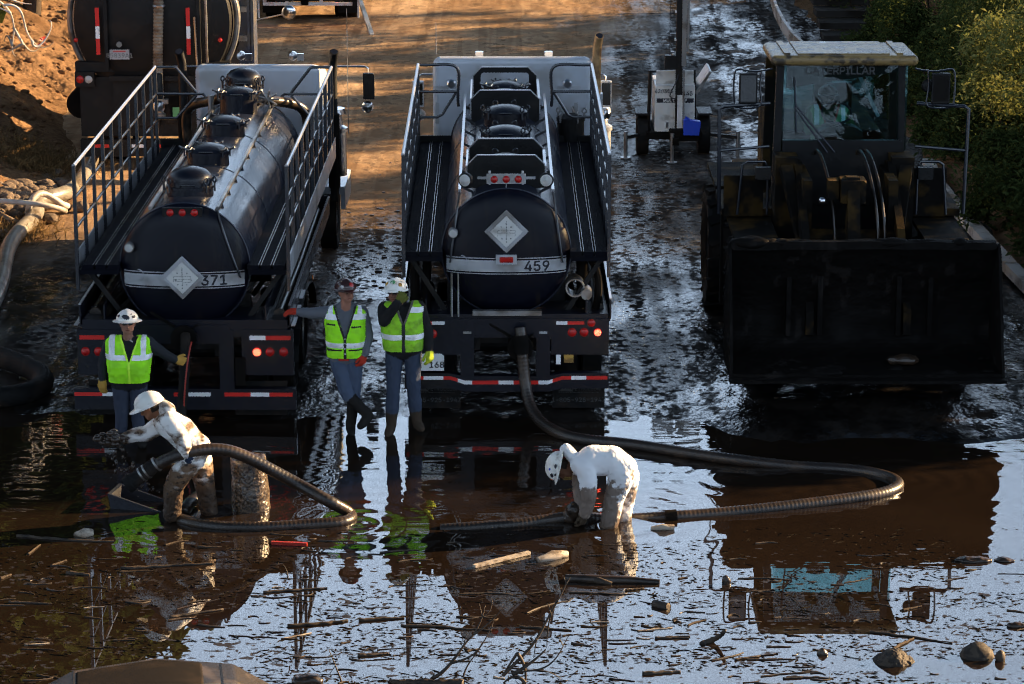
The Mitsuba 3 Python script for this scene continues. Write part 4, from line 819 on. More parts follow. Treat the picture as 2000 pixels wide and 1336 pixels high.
# ------------------------------------------------------------------ mobile light tower
lt = thing('light_tower', 'white mobile light tower trailer with tall mast on the dark wet road', 'light tower', (2.95, 51.3, .03), 0)
cabn = part(lt, 'generator_cabinet', bb(-.36, .36, .0, 1.2, .52, 1.36, .03), 'm_white')
part(cabn, 'lettering', txt('620305', .065, (-.20, -.005, 1.26)), 'm_print', False); part(cabn, 'lettering', txt('145', .07, (.23, -.005, 1.22)), 'm_print', False)
bd = part(cabn, 'black_band', J(bb(-.33, .34, -.006, .0, 1.05, 1.13, .001)), 'm_print', False); part(bd, 'lettering', txt('MULTIQUIP', .055, (.0, -.010, 1.09)), 'm_white', False)
part(cabn, 'lid_panel', J(bb(-.34, .34, .1, .14, 1.37, 1.62, .006)), 'm_white')
part(cabn, 'open_door', prism([(.36, 1.22), (.62, 1.62), (.66, 1.60), (.40, 1.18)], .9, 'xz', .05), 'm_steel', False, label='open side door panel')
part(cabn, 'door_handle', J(bb(-.16, -.12, -.05, .0, .60, .70, .008)), 'm_chrome')
part(lt, 'mast', bb(.00, .12, -.16, -.04, .55, 4.8, .006), 'm_black'); part(lt, 'mast_section', bb(.10, .18, -.20, -.10, 1.75, 5.2, .006), 'm_steel'); part(lt, 'mast_section', bb(.19, .23, -.18, -.10, 2.0, 5.4, .004), 'm_steel')
part(lt, 'mast_guard', bb(.03, .16, -.20, -.165, .62, 1.22, .004), 'm_white'); part(lt, 'mast_edge', bb(.125, .16, -.21, -.17, .62, 1.68, .004), 'm_steel')
part(lt, 'winch_box', bb(-.20, .0, -.22, -.02, 1.70, 1.94, .015), 'm_black')
part(lt, 'winch_handle', J(ico(.03, (-.06, -.22, 1.97), 2), bb(-.10, -.04, -.24, -.2, 1.95, 2.02, .01)), 'm_chrome')
parts(lt, 'cable', [sweep(spline([(.04, -.2, 1.6), (-.06, -.25, 1.35), (-.1, -.2, 1.2), (.02, -.2, 1.16)], 20), .010, 6), rod((-.12, -.2, 1.95), (-.12, -.2, 4.5), .005, 5)], 'm_print')
parts(lt, 'mast_rung', [bb(-.03, .0, -.16, -.10, z, z + .04, .004) for z in (2.2, 2.7, 3.2)], 'm_white')
part(lt, 'light_head', J(*[bb(x - .2, x + .2, -.3, -.1, z, z + .3) for x in (-.15, .35) for z in (4.6, 5.0)]), 'm_steel')
part(lt, 'hoop_frame', sweep([(-.46, .35, .5), (-.44, .35, 1.56), (.36, .35, 1.58), (.38, .35, .5)], .035, 8), 'm_black')
TW = mikit.ply(tyre_mesh(.38, .22, 30), smooth=35); TR = mikit.ply(rim_mesh(.22, .18), smooth=35)
for s in (-1, 1):
    wheel(lt, s * .56, .55, .38, s, TW, TR)
    part(lt, 'mudguard', bb(s * .44, s * .70, .2, .9, .78, .82, .015), 'm_black')
    part(lt, 'outrigger', bar((s * .4, .3, .44), (s * (.86 if s < 0 else 1.15), .1, .40), .06), 'm_black'); part(lt, 'jack', J(rod((s * (.88 if s < 0 else 1.16), .1, .02), (s * (.88 if s < 0 else 1.16), .1, .50), .035, 8), lathe([(.001, 0), (.1, 0), (.1, .02), (.001, .02)], 14, (s * (.88 if s < 0 else 1.16), .1, .01))), 'm_steel')
part(lt, 'jack', J(rod((-.06, -.35, .02), (-.06, -.35, .55), .035, 8), lathe([(.001, 0), (.1, 0), (.1, .02), (.001, .02)], 14, (-.06, -.35, .01))), 'm_steel')
part(lt, 'trailer_frame', J(bb(-.5, .5, .0, 1.3, .38, .50), bb(-.06, .06, -.5, .1, .36, .48), bb(-.1, .42, -.3, .1, .40, .58)), 'm_mudsteel')
single('blue_jerrycan', J(prism([(-.15, 0), (.13, 0), (.16, .22), (.15, .25), (-.02, .27), (-.05, .30), (-.15, .27)], .16, 'xz', -.08), rod((-.1, 0, .28), (-.1, 0, .33), .025, 8)), 'm_blue', 'bright blue plastic fuel can on the front of the light tower trailer', 'can', M=MT((3.24, 51.0, .55), rz=0), smooth=False)

# ------------------------------------------------------------------ pipes and hoses lying about
P = spline([tuple(at_z(*p, z)) for p, z in (((-60, 640), .16), ((0, 556), .16), ((14, 492), .18), ((40, 450), .20), ((72, 412), .22), ((76, 392), .30), ((110, 382), .30), ((150, 360), .25), ((185, 300), .2), ((205, 250), .2))], 120)
single('drain_hose', sweep(P, .125, 20), 'm_silverhose', 'thick silvery flexible drain hose winding along the foot of the earth slope', 'hose', smooth=True)
single('branch_pipe', sweep(spline([tuple(at_z(*p, z)) for p, z in (((-30, 385), .55), ((0, 392), .5), ((60, 397), .5), ((128, 412), .28))], 20), .045, 10), 'm_pipe', 'straight pale thin pipe crossing over the silvery drain hose', 'pipe', smooth=True)
single('bent_pipe', sweep(spline([tuple(at_z(*p, z)) for p, z in (((56, 420), .12), ((62, 392), .45), ((80, 378), .52), ((105, 388), .40), ((132, 402), .2))], 30), .055, 10), 'm_pipe', 'pale hooked pipe looped over the silvery drain hose', 'pipe', smooth=True)
single('thin_pipe', sweep(spline([tuple(at_z(*p, z)) for p, z in (((-20, 408), .3), ((10, 424), .25), ((42, 440), .12))], 12), .05, 8), 'm_corru', 'brown pipe end poking out below the straight pale pipe', 'pipe', smooth=True)
single('black_hose', sweep(spline([tuple(at_z(*p, z)) for p, z in (((-90, 668), .2), ((0, 697), .2), ((55, 718), .2), ((84, 740), .16), ((60, 765), .13), ((-40, 775), .12))], 60), .14, 16), 'm_rubber', 'fat black hose curling in from the left edge in deep shade', 'hose', smooth=True)
KP = [(1507, -8), (1515, 20), (1530, 50), (1550, 78), (1572, 98)]
ORD = ('first', 'second', 'third', 'fourth', 'fifth', 'sixth', 'seventh')
for i, (a_, b_) in enumerate(zip(KP[:-1], KP[1:])):
    p, q = at_z(*a_, .32), at_z(*b_, .32); single('barrier_rail', bar(p, q - (q - p) * .02, .07, .28, .01), 'm_pipe', f'weathered pale barrier rail above the loader roof, {ORD[i]} piece from the top edge', 'barrier', 'roadside barrier pieces above the loader roof')
KQ = [(1812, 318), (1832, 360), (1862, 398), (1898, 440), (1936, 482), (1975, 524), (2020, 570)]
for i, (a_, b_) in enumerate(zip(KQ[:-1], KQ[1:])):
    p, q = at_z(*a_, .22), at_z(*b_, .22); q = q + (p - q) * .04
    single('kerb_rail', bar(p, q, .20, .16, .02), 'm_pipe', f'grey white rail at the right road edge, {ORD[i]} piece down from the loader cab', 'rail', 'rail pieces along the right road edge')
for i in range(7):
    z = at_z(1560 - i * 3, 55 - i * 12, .3)
    single('step', bb(6.9, 8.2, 61.5 + i * .8, 62.3 + i * .8, .05 + i * .16, .20 + i * .16, .02), 'm_concrete', f'dark concrete garden step left of the palm, {ORD[i]} step up from the road', 'step', 'steps in the shade beside the palm')
def hose_on(px, r, n=110, zs=None, **k):
    q = [tuple(at_z(*p, z)) if not isinstance(z, tuple) else tuple(at_y(*p, z[0])) for p, z in px]
    return spline(q, n)
# suction hose of the left tanker: drop, and the foreground loop held by the worker
def ribbed(pts, r, per=.05, amp=.004):
    L = np.concatenate([[0], np.cumsum(np.linalg.norm(np.diff(pts, axis=0), axis=1))])
    return sweep(pts, r + amp * np.sin(L * 2 * np.pi / per), 18)
def resample(p, d):
    L = np.concatenate([[0], np.cumsum(np.linalg.norm(np.diff(p, axis=0), axis=1))]); t = np.arange(0, L[-1], d)
    return np.stack([np.interp(t, L, p[:, i]) for i in range(3)], 1)
Pd = hose_on([((362, 655), (34.15,)), ((362, 690), (34.0,)), ((358, 760), (33.9,)), ((352, 830), (33.7,)), ((345, 880), .02), ((330, 915), -.05)], .08, 60)
dh = thing('drop_hose', 'black hose with a red cord hanging straight down from the valve of tanker 371', 'hose')
part(dh, 'tube', ribbed(resample(Pd, .02), .062), 'm_rubber', True)
part(dh, 'cord', sweep(hose_on([((374, 668), (34.0,)), ((366, 710), (33.85,)), ((361, 760), (33.8,)), ((359, 806), (33.8,))], .01, 30), .011, 6), 'm_driftred', True, label='thin red cord tied along the hose')
Pl = hose_on([((262, 938), (30.35,)), ((300, 912), (30.35,)), ((350, 888), (30.35,)), ((400, 878), (30.42,)), ((450, 881), (30.5,)), ((520, 912), (30.6,)), ((590, 950), (30.62,)), ((650, 983), (30.5,)), ((684, 1004), .03), ((676, 1018), .02), ((620, 1024), .02), ((520, 1030), .02), ((420, 1028), .02), ((360, 1017), .02), ((336, 1004), .0), ((350, 985), -.02)], .08, 200)
lh = thing('suction_hose', 'muddy ribbed suction hose looping out of the water, held by the left worker in white', 'hose')
part(lh, 'tube', ribbed(resample(Pl, .012), .068, .05, .0014), 'm_hosemud', True)
d = Pl[0] - Pl[6]; d /= np.linalg.norm(d); p0 = Pl[0]
part(lh, 'nozzle', sweep([p0 - d * .30, p0 - d * .06, p0 + d * .02, p0 + d * .03, p0 + d * .10], [.082, .085, .092, .10, .10], 20), 'm_rubber')
parts(lh, 'clamp_band', [sweep([p0 - d * a, p0 - d * (a + .022)], .090, 20) for a in (.10, .16, .30)], 'm_steel')
# suction hose of the right tanker: down from the valve, along the water, round and back to the other worker
Pr = hose_on([((1016, 640), (34.55,)), ((1020, 690), (34.5,)), ((1026, 750), (34.45,)), ((1042, 805), (34.2,)), ((1090, 845), .06), ((1150, 860), .05), ((1230, 868), .05), ((1340, 885), .05), ((1450, 900), .05), ((1560, 912), .0), ((1660, 918), -.005), ((1720, 928), .0), ((1752, 942), .015), ((1742, 958), .025), ((1690, 970), .03), ((1600, 982), .025), ((1480, 996), .012), ((1370, 1006), .0), ((1280, 1012), -.01), ((1210, 1016), -.05), ((1140, 1012), .02), ((1100, 1012), .03), ((1030, 1022), .0), ((940, 1030), -.005), ((860, 1036), -.03)], .08, 420)
rh = thing('suction_hose', 'long ribbed hose from tanker 459 curving across the water to the right bending worker', 'hose')
part(rh, 'tube', ribbed(resample(Pr, .012), .072, .05, .0014), 'm_hosemud', True)
q = at_z(1312, 1010, .0)
part(rh, 'coupling', sweep([at_z(1322, 1010, .01), at_z(1300, 1012, .0)], .09, 18), 'm_mudsteel')
part(rh, 'coupling', sweep([(0 + at_y(1016, 655, 34.53)), at_y(1018, 672, 34.51), at_y(1018, 690, 34.50)], .098, 18), 'm_mudsteel')
# stump, scoop, red pipe
sm = lathe([(.001, .0), (.235, .0), (.22, .12), (.215, .3), (.20, .55), (.20, .72), (.001, .73)], 48); sm = rough(sm.subdivide().subdivide(), .018, 10, 3)
single('stump', xf(sm, (-2.95, 30.95, -.12), ry=-2), 'm_stump', 'mud caked round post stump standing in the water behind the hose loop', 'stump', smooth=True)
sc_ = prism(Polygon([(-.30, .26), (-.05, .10), (.28, .0), (.28, -.15), (-.22, -.15), (-.26, .0)]), .42, 'xz', -.2).difference(prism(Polygon([(-.27, .30), (-.05, .14), (.24, .03), (.24, -.05), (-.16, -.05), (-.20, .02)]), .36, 'xz', -.17)) if False else None
m = m3.Manifold.hull_points(np.array([(-.30, -.2, .22), (-.30, .2, .22), (.36, -.2, .03), (.36, .2, .03), (-.24, -.18, -.2), (-.24, .18, -.2), (.36, -.18, -.2), (.36, .18, -.2)], np.float32)) - m3.Manifold.hull_points(np.array([(-.265, -.17, .23), (-.265, .17, .23), (.34, -.17, .06), (.34, .17, .06), (-.21, -.15, -.10), (-.21, .15, -.10), (.34, -.15, -.10), (.34, .15, -.10)], np.float32))
single('plastic_scoop', m, 'm_print', 'dark blue black open scoop half sunk in the water in front of the left worker', 'scoop', smooth=False, M=MT(at_z(272, 993, -.04), rz=-12))
single('sunken_pipe', sweep([at_z(358, 1000, .02), at_z(368, 985, .05), at_z(400, 960, .10)], .075, 16), 'm_hosemud', 'reddish brown pipe end rising from the water behind the left worker', 'pipe', smooth=True)
# ------------------------------------------------------------------ drowned car at the lower left
car = thing('car', 'mud covered dark car drowned to its roof at the lower left edge', 'car', (-3.32, 24.30, -.98), 8)
body = roundbox(-2.2, 2.2, -.85, .85, .25, .95, .18, 24); 
part(car, 'body', body, 'm_carpaint', 40)
cabin = m3.Manifold.batch_hull([m3.Manifold.sphere(.10, 24).translate(p) for p in ((-1.25, -.66, .95), (-1.25, .66, .95), (1.25, -.68, .95), (1.25, .68, .95), (-.62, -.50, 1.33), (-.62, .50, 1.33), (.10, -.52, 1.40), (.10, .52, 1.40), (.78, -.50, 1.32), (.78, .50, 1.32))])
part(car, 'cabin', cabin, 'm_carpaint', 40)
roofp = m3.Manifold.batch_hull([m3.Manifold.sphere(.03, 16).translate(p) for p in ((-.60, -.44, 1.41), (-.60, .44, 1.41), (.10, -.46, 1.485), (.10, .46, 1.485), (.50, -.45, 1.44), (.50, .45, 1.44))])
part(car, 'roof_cover', roofp, 'm_carroof', 40, label='dark roof covering')
parts(car, 'roof_trim', [bar((-.66, s * .545, 1.39), (.78, s * .555, 1.395), .02) for s in (-1, 1)] + [bar((.70, -.50, 1.425), (.70, .50, 1.425), .02)], 'm_black')
part(car, 'rear_window', prism([(-.48, .0), (.48, .0), (.42, .28), (-.42, .28)], .004, 'xz', 0).apply_transform(trimesh.transformations.euler_matrix(-.95, 0, math.pi / 2)).apply_translation((1.18, 0, 1.06)), 'm_carglass', False)
for s in (-1, 1): part(car, 'side_window', prism([(-.98, 1.02), (.98, 1.02), (.70, 1.28), (-.55, 1.28)], .004, 'xz', s * .735), 'm_carglass', False)
# ------------------------------------------------------------------ people
def sph(p, r, n=18): return m3.Manifold.sphere(float(r), n).translate([float(v) for v in p])
def seg_d(v, a, b, ra, rb):
    ab = b - a; t = np.clip(((v - a) @ ab) / max(ab @ ab, 1e-9), 0, 1)
    return np.linalg.norm(v - (a + t[:, None] * ab), axis=1) - (ra + t * (rb - ra))
def to_tri(m, it=8):
    q = m.to_mesh(); t = trimesh.Trimesh(np.array(q.vert_properties[:, :3], float), np.array(q.tri_verts), process=True)
    if it:
        v0 = np.array(t.vertices); trimesh.smoothing.filter_taubin(t, .5, -.53, iterations=it)
        v1 = np.array(t.vertices); bad = ~(np.linalg.norm(v1 - v0, axis=1) < .03); v1[bad] = v0[bad]; t.vertices = v1
    return t
class Fig:
    def __init__(s): s.b = []
    def add(s, col, *pr, ref=.022, suit=True): s.b.append((col, [(np.asarray(p, float), r) for p, r in pr], ref, suit))
    def chain(s, cols, pts, rad, ref=.022, suit=True):
        for i in range(len(pts) - 1): s.add(cols[i] if isinstance(cols, (list, tuple)) and not isinstance(cols[0], (int, float)) else cols, (pts[i], rad[i]), (pts[i + 1], rad[i + 1]), ref=ref, suit=suit)
    def solid(s, grow=0.0, pick=lambda b: True):
        ms = [m3.Manifold.batch_hull([sph(p, max(r + (grow if b[3] else 0), .4 * r)) for p, r in b[1]]).refine_to_length(b[2]) for b in s.b if pick(b)]
        return m3.Manifold.batch_boolean(ms, m3.OpType.Add)
    def mesh(s, extra=None, it=8, grow=0.0):
        t = to_tri(s.solid(grow), it); v = np.array(t.vertices); best = np.full(len(v), 9e9); col = np.zeros((len(v), 3))
        for c, pr_, _, _ in s.b:
            d = np.min([seg_d(v, pr_[i][0], pr_[j][0], pr_[i][1], pr_[j][1]) for i in range(len(pr_)) for j in range(i, len(pr_)) if len(pr_) < 7 or j - i < 5], axis=0)
            k = d < best - 1e-4; best[k] = d[k]; col[k] = c
        if extra is not None: col = extra(v, col)
        return t, col
SKIN, JEAN, BOOT, DARK = (.30, .15, .095), (.045, .062, .105), (.012, .011, .010), (.014, .015, .018)
def rotm(rz=0, rx=0, ry=0): return trimesh.transformations.euler_matrix(math.radians(rx), math.radians(ry), math.radians(rz), 'sxyz')[:3, :3]
def head(f, c, R, neck, skin=SKIN, s=1.0):
    L = lambda *p: c + R @ (V(*p) * s)
    A = lambda *pr, ref=.010: f.add(skin, *[(L(*p), r * s) for p, r in pr], ref=ref, suit=False)
    A(((0, .018, .035), .094), ((0, -.022, -.02), .076), ((0, .03, .0), .085)); A(((-.03, -.035, -.05), .048), ((.03, -.035, -.05), .048), ((0, -.058, -.092), .030), ((0, .0, -.03), .06))
    A(((0, -.090, .018), .011), ((0, -.110, -.026), .016), ref=.006); A(((-.016, -.098, -.03), .010), ((.016, -.098, -.03), .010), ref=.006)
    for e in (-1, 1): A(((e * .086, .01, .012), .014), ((e * .080, .012, -.03), .011), ref=.008)
    A(((-.018, -.083, -.064), .010), ((.018, -.083, -.064), .010), ref=.006)
    f.add(skin, (L(0, .02, -.06), .056 * s), (neck, .062 * s), suit=False)
    def paint(v, col, hair=(.018, .012, .008)):
        q = (v - c) @ R / s; near = np.linalg.norm(q, axis=1) < .16
        for e in (-1, 1):
            col[near & (np.linalg.norm(q - V(e * .034, -.088, .014), axis=1) < .016)] = (.015, .010, .008)
            col[near & (np.abs(q[:, 0] - e * .034) < .022) & (np.abs(q[:, 2] - .036) < .006) & (q[:, 1] < -.05)] = (.04, .02, .012)
        col[near & (np.abs(q[:, 0]) < .026) & (np.abs(q[:, 2] + .064) < .006) & (q[:, 1] < -.07)] = (.16, .05, .04)
        col[near & (q[:, 1] > .02) & (q[:, 2] > -.04) & (q[:, 2] < .09) & (np.abs(q[:, 0]) < .11)] = hair
        return col
    return paint
def hand(f, wrist, d, nrm, curl, side, col, s=1.0):
    """Palm, four fingers and thumb; d = pointing direction, nrm = palm normal (fingers curl towards it)."""
    d = np.asarray(d, float); d /= np.linalg.norm(d); nrm = np.asarray(nrm, float); nrm -= d * (nrm @ d); nrm /= np.linalg.norm(nrm); w = np.cross(d, nrm) * side
    P = lambda a, b, c_=0: np.asarray(wrist) + s * (d * a + w * b + nrm * c_)
    f.add(col, (P(-.02, 0), .036 * s), (P(.035, -.026), .022 * s), (P(.035, .026), .020 * s), (P(.085, -.034), .018 * s), (P(.085, .034), .016 * s), ref=.010, suit=False)
    for i, (b, l) in enumerate(((-.034, .072), (-.012, .080), (.011, .075), (.033, .058))):
        a1, a2 = curl * (1 + .12 * i), curl * 2.1
        p1 = P(.085, b); q = P(.085 + l * .5 * math.cos(a1), b * 1.08, l * .5 * math.sin(a1)); e = q + s * l * .5 * (d * math.cos(a2) + nrm * math.sin(a2))
        f.add(col, (p1, .0115 * s), (q, .0105 * s), ref=.008, suit=False); f.add(col, (q, .0105 * s), (e, .009 * s), ref=.008, suit=False)
    t0, t1 = P(.022, -.034, .005), P(.062, -.066, .022)
    f.add(col, (t0, .015 * s), (t1, .012 * s), ref=.008, suit=False); f.add(col, (t1, .012 * s), (P(.092, -.070, .036), .010 * s), ref=.008, suit=False)
def helmet(key, c, R, mat, full=True, s=1.0, stickers=None):
    a = np.linspace(0, math.pi / 2, 14)
    dome = trimesh.creation.revolve(np.stack([.128 * np.cos(a), .118 * np.sin(a)], 1)[:, :], sections=40); v = np.array(dome.vertices); v[:, 1] *= 1.18
    v[:, 2] += .008 * np.exp(-(v[:, 0] / .022) ** 2) * (v[:, 2] > .03); dome.vertices = v
    rw = .042 if full else .012; ang = np.arange(41) * 2 * np.pi / 40
    rad = .126 + rw + (0 if full else .055 * np.clip(-np.sin(ang), 0, 1) ** 2)
    ring = []
    for (dr_, z) in ((0, .004), (1, -.012), (1, -.018), (0, -.006)):
        r_ = .122 + (rad - .122) * dr_; ring.append(np.stack([r_ * np.cos(ang), r_ * np.sin(ang) * 1.15, 0 * ang + z], 1))
    vv = np.stack(ring, 1).reshape(-1, 3); i, j = np.meshgrid(np.arange(40), np.arange(4), indexing='ij'); q0, q1 = (i * 4 + j).ravel(), (i * 4 + (j + 1) % 4).ravel(); q2, q3 = ((i + 1) * 4 + j).ravel(), ((i + 1) * 4 + (j + 1) % 4).ravel()
    brim = trimesh.Trimesh(vv, np.vstack([np.stack([q0, q2, q3], 1), np.stack([q0, q3, q1], 1)]), process=False)
    M = np.eye(4); M[:3, :3] = R * s; M[:3, 3] = c + R @ V(0, .012, .052) * s
    dome.apply_transform(M); brim.apply_transform(M)
    k = part(key, 'hard_hat', dome, mat, 60); part(k, 'brim', brim, mat, 40)
    part(k, 'shell_rim', J(*[]) if False else brim.copy().apply_translation(R @ V(0, 0, -.004)), 'm_trimgrey', 40) if False else None
    for (u, w, sz, m_) in stickers or ():      # angle round the dome, height, size, material
        rr = math.sqrt(max(0, 1 - (w / .118) ** 2)); p = V(.130 * rr * math.sin(u), -.130 * rr * 1.18 * math.cos(u), w)
        n = V(math.sin(u) * rr, -math.cos(u) * rr, w / .118); st = ico(1, (0, 0, 0), 2, (sz, .004, sz if m_ != 'm_print' else sz * .6)); Rr = trimesh.geometry.align_vectors([0, -1, 0], n); st.apply_transform(Rr); st.apply_translation(p); st.apply_transform(M)
        part(k, 'sticker', st, m_, True)
    return k
def w_(px, py, y): return at_y(px, py, y)
def slab(m, lo, hi): 
    c = [(a + b) / 2 for a, b in zip(lo, hi)]; return m ^ m3.Manifold.cube([b - a for a, b in zip(lo, hi)], True).translate(c)
def creased(t, amp=.009):
    v = np.array(t.vertices); n = np.nan_to_num(np.array(t.vertex_normals))
    t.vertices = v + n * (amp * 2 * (.5 - 2 * np.abs(meshkit.fbm(v * [7, 7, 10] + 30, 3, 5) - .5)))[:, None] * np.clip(np.linalg.norm(n, axis=1), 0, 1)[:, None]; return t
def vest(key, tor, mat, neckv, zbot, stripes, grow=.022, opening='m_trim', pockets=True, piping=None, zip_w=.008):
    """Vest shell round the torso balls: V neck cut, open at the bottom, reflective bands and a front zip as children."""
    def shell(g): return m3.Manifold.batch_hull([sph(p, r + g, 36) for p, r in tor])
    nx, ny, nz, vd, vw = neckv
    big = 2.0
    cut = m3.Manifold.batch_hull([sph((nx, ny - .30, nz - vd), .012, 10), sph((nx, ny - .1, nz - vd), .012, 10), *[sph((nx + s * vw, ny + yy, nz + .10), .02, 10) for s in (-1, 1) for yy in (-.35, .06)]])
    neck = m3.Manifold.cylinder(.5, .085, .10, 24).translate((nx, ny + .02, nz - .06))
    V0 = (shell(grow) - cut - neck); b = V0.bounding_box()
    V0 = slab(V0, (b[0] - 1, b[1] - 1, zbot), (b[3] + 1, b[4] + 1, b[5] + 1))
    t = creased(to_tri(V0.refine_to_length(.022), 0)); k = part(key, 'vest', t, mat, 45)
    V1 = shell(grow + .004) - cut - neck
    for st in stripes:
        (x0, x1), (z0, z1) = st[0], st[1]
        piece = slab(V1, (x0, b[1] - 1, z0), (x1, b[4] + 1, z1))
        if piece.is_empty(): continue
        part(k, 'reflective_band', creased(to_tri(piece.refine_to_length(.022), 0)), 'm_retro', 45)
    V2 = shell(grow + .007) - cut - neck
    zp = slab(V2, (nx - zip_w, b[1] - 1, zbot - .0), (nx + zip_w, ny, nz - vd + .02))
    if not zp.is_empty(): part(k, 'zip', creased(to_tri(zp.refine_to_length(.022), 0)), opening, 45)
    cut2 = m3.Manifold.batch_hull([sph((nx, ny - .30, nz - vd - .022), .012, 10), sph((nx, ny - .1, nz - vd - .022), .012, 10), *[sph((nx + s * (vw + .016), ny + yy, nz + .10), .02, 10) for s in (-1, 1) for yy in (-.35, .06)]])
    tr = (V2 ^ cut2) - neck
    tr = slab(tr, (b[0] - 1, b[1] - 1, zbot), (b[3] + 1, ny, b[5] + 1))
    if not tr.is_empty(): part(k, 'collar_trim', creased(to_tri(tr.refine_to_length(.022), 0)), piping or opening, 45)
    for (x0, x1, z0, z1) in pockets or ():
        pk = slab(V2, (x0, b[1] - 1, z0), (x1, ny, z1))
        if not pk.is_empty(): part(k, 'pocket', creased(to_tri(pk.refine_to_length(.022), 0)), mat, 45); 
        pl = slab(shell(grow + .009), (x0, b[1] - 1, z1 - .012), (x1, ny, z1)) - cut
        if not pl.is_empty(): part(k, 'pocket_flap', creased(to_tri(pl.refine_to_length(.022), 0)), opening if not piping else mat, 45)
    return k
def torso(y, sl, sr, hl, hr, belly=.0, chest=.11):
    sl, sr, hl, hr = (np.asarray(p, float) for p in (sl, sr, hl, hr)); m = (sl + sr) / 2; h = (hl + hr) / 2; mid = m * .45 + h * .55
    return [(sl + (m - sl) * .12 - V(0, 0, .02), .078), (sr + (m - sr) * .12 - V(0, 0, .02), .078), (m + (sl - m) * .55 - V(0, .02, .16), chest), (m + (sr - m) * .55 - V(0, .02, .16), chest),
            (mid + (sl - m) * .42 - V(0, belly, .0), .115 + belly * .4), (mid + (sr - m) * .42 - V(0, belly, .0), .115 + belly * .4), (h + (sl - m) * .48 + V(0, -belly * .4, .05), .115), (h + (sr - m) * .48 + V(0, -belly * .4, .05), .115)]
def leg(f, hip, knee, ank, toe, jean=JEAN, boot=BOOT, rk=.074, bootup=.22, ra=.062):
    hip, knee, ank, toe = (np.asarray(p, float) for p in (hip, knee, ank, toe))
    f.chain(jean, [hip, hip + (knee - hip) * .5, knee], [.112, .094, rk])
    mid = knee + (ank - knee) * (1 - bootup / .42)
    f.add(jean, (knee, rk), (mid, ra + .012)); f.add(boot, (mid, ra + .006), (ank, .058)); f.add(boot, (ank - V(0, 0, .0), .058), (ank + (toe - ank) * .2 - V(0, 0, .02), .052), (toe, .042), (toe + (ank - toe) * .25, .05))
def arm(f, sh, el, wr, col, r=(.080, .062, .048)):
    sh, el, wr = (np.asarray(p, float) for p in (sh, el, wr)); f.chain(col, [sh, (sh + el) / 2, el, (el + wr) / 2, wr], [r[0], (r[0] + r[1]) / 2, r[1], (r[1] + r[2]) / 2, r[2]])
def finish(key, f, paint, **k):
    t, col = f.mesh(paint, **k)
    hd = np.linalg.norm(np.array(t.vertices) - c, axis=1) < .17; v0 = np.array(t.vertices); creased(t, .007); v1 = np.array(t.vertices); v1[hd] = v0[hd]; t.vertices = v1
    part(key, 'body', t, None, True, color=col); scene[key + '__body']['bsdf'] = {'type': 'ref', 'id': 'm_body'}

# 1: man in a green vest behind the left tanker's hose
Y = 33.35; key = thing('person', 'man in white hard hat and lime vest with one hand on the drop hose', 'person')
f = Fig(); sl, sr, hl, hr = w_(216, 668, Y), w_(287, 667, Y), w_(236, 752, Y), w_(270, 752, Y); tor = torso(Y, sl, sr, hl, hr, .055, .125); f.add(DARK, *tor)
arm(f, sl, w_(201, 707, Y + .03), w_(200, 738, Y - .02), (.020, .022, .026)); arm(f, sr, w_(318, 690, Y + .02), w_(341, 702, Y + .06), (.020, .022, .026))
hand(f, w_(200, 742, Y - .02), (0, -.1, -1), (.3, .6, 0), .35, 1, (.42, .24, .05), 1.1); hand(f, w_(344, 703, Y + .06), (.9, .35, -.35), (.2, .7, -.2), .7, -1, (.42, .24, .05), 1.1)
leg(f, hl, w_(238, 812, Y - .04), w_(236, 862, Y), w_(232, 872, Y - .12), (.032, .040, .062)); leg(f, hr, w_(268, 812, Y - .02), w_(276, 862, Y), w_(280, 871, Y - .12), (.032, .040, .062))
c = w_(249, 633, Y - .03); R = rotm(8, -6); pt = head(f, c, R, w_(250, 662, Y), (.26, .13, .09)); finish(key, f, pt)
part(key, 'shirt_collar', J(bar(w_(254, 664, Y - .15), w_(259, 668, Y - .16), .022, .010)), 'm_white')
part(key, 'glasses', J(*[bx(*(c + R @ V(e * .034, -.100, .014)), .05, .006, .028, .004) for e in (-1, 1)]), 'm_carglass')
helmet(key, c, R, 'm_hat', True, 1.05, [(-.15, .045, .045, 'm_print'), (.65, .045, .028, 'm_print'), (-1.0, .055, .026, 'm_print'), (.5, .075, .012, 'm_print')])
zb = w_(250, 741, Y)[2]; zs = w_(250, 692, Y)[2]; cx = w_(252, 690, Y)[0]
vest(key, tor, 'm_hivis', (cx + .02, Y, w_(250, 664, Y)[2], .22, .10), zb, [((-9, 9), (zs - .028, zs + .028)), ((w_(221, 690, Y)[0] - .03, w_(221, 690, Y)[0] + .035), (zs, 9)), ((w_(284, 690, Y)[0] - .035, w_(284, 690, Y)[0] + .02), (zs, 9))], .02, 'm_piping', [], 'm_piping')
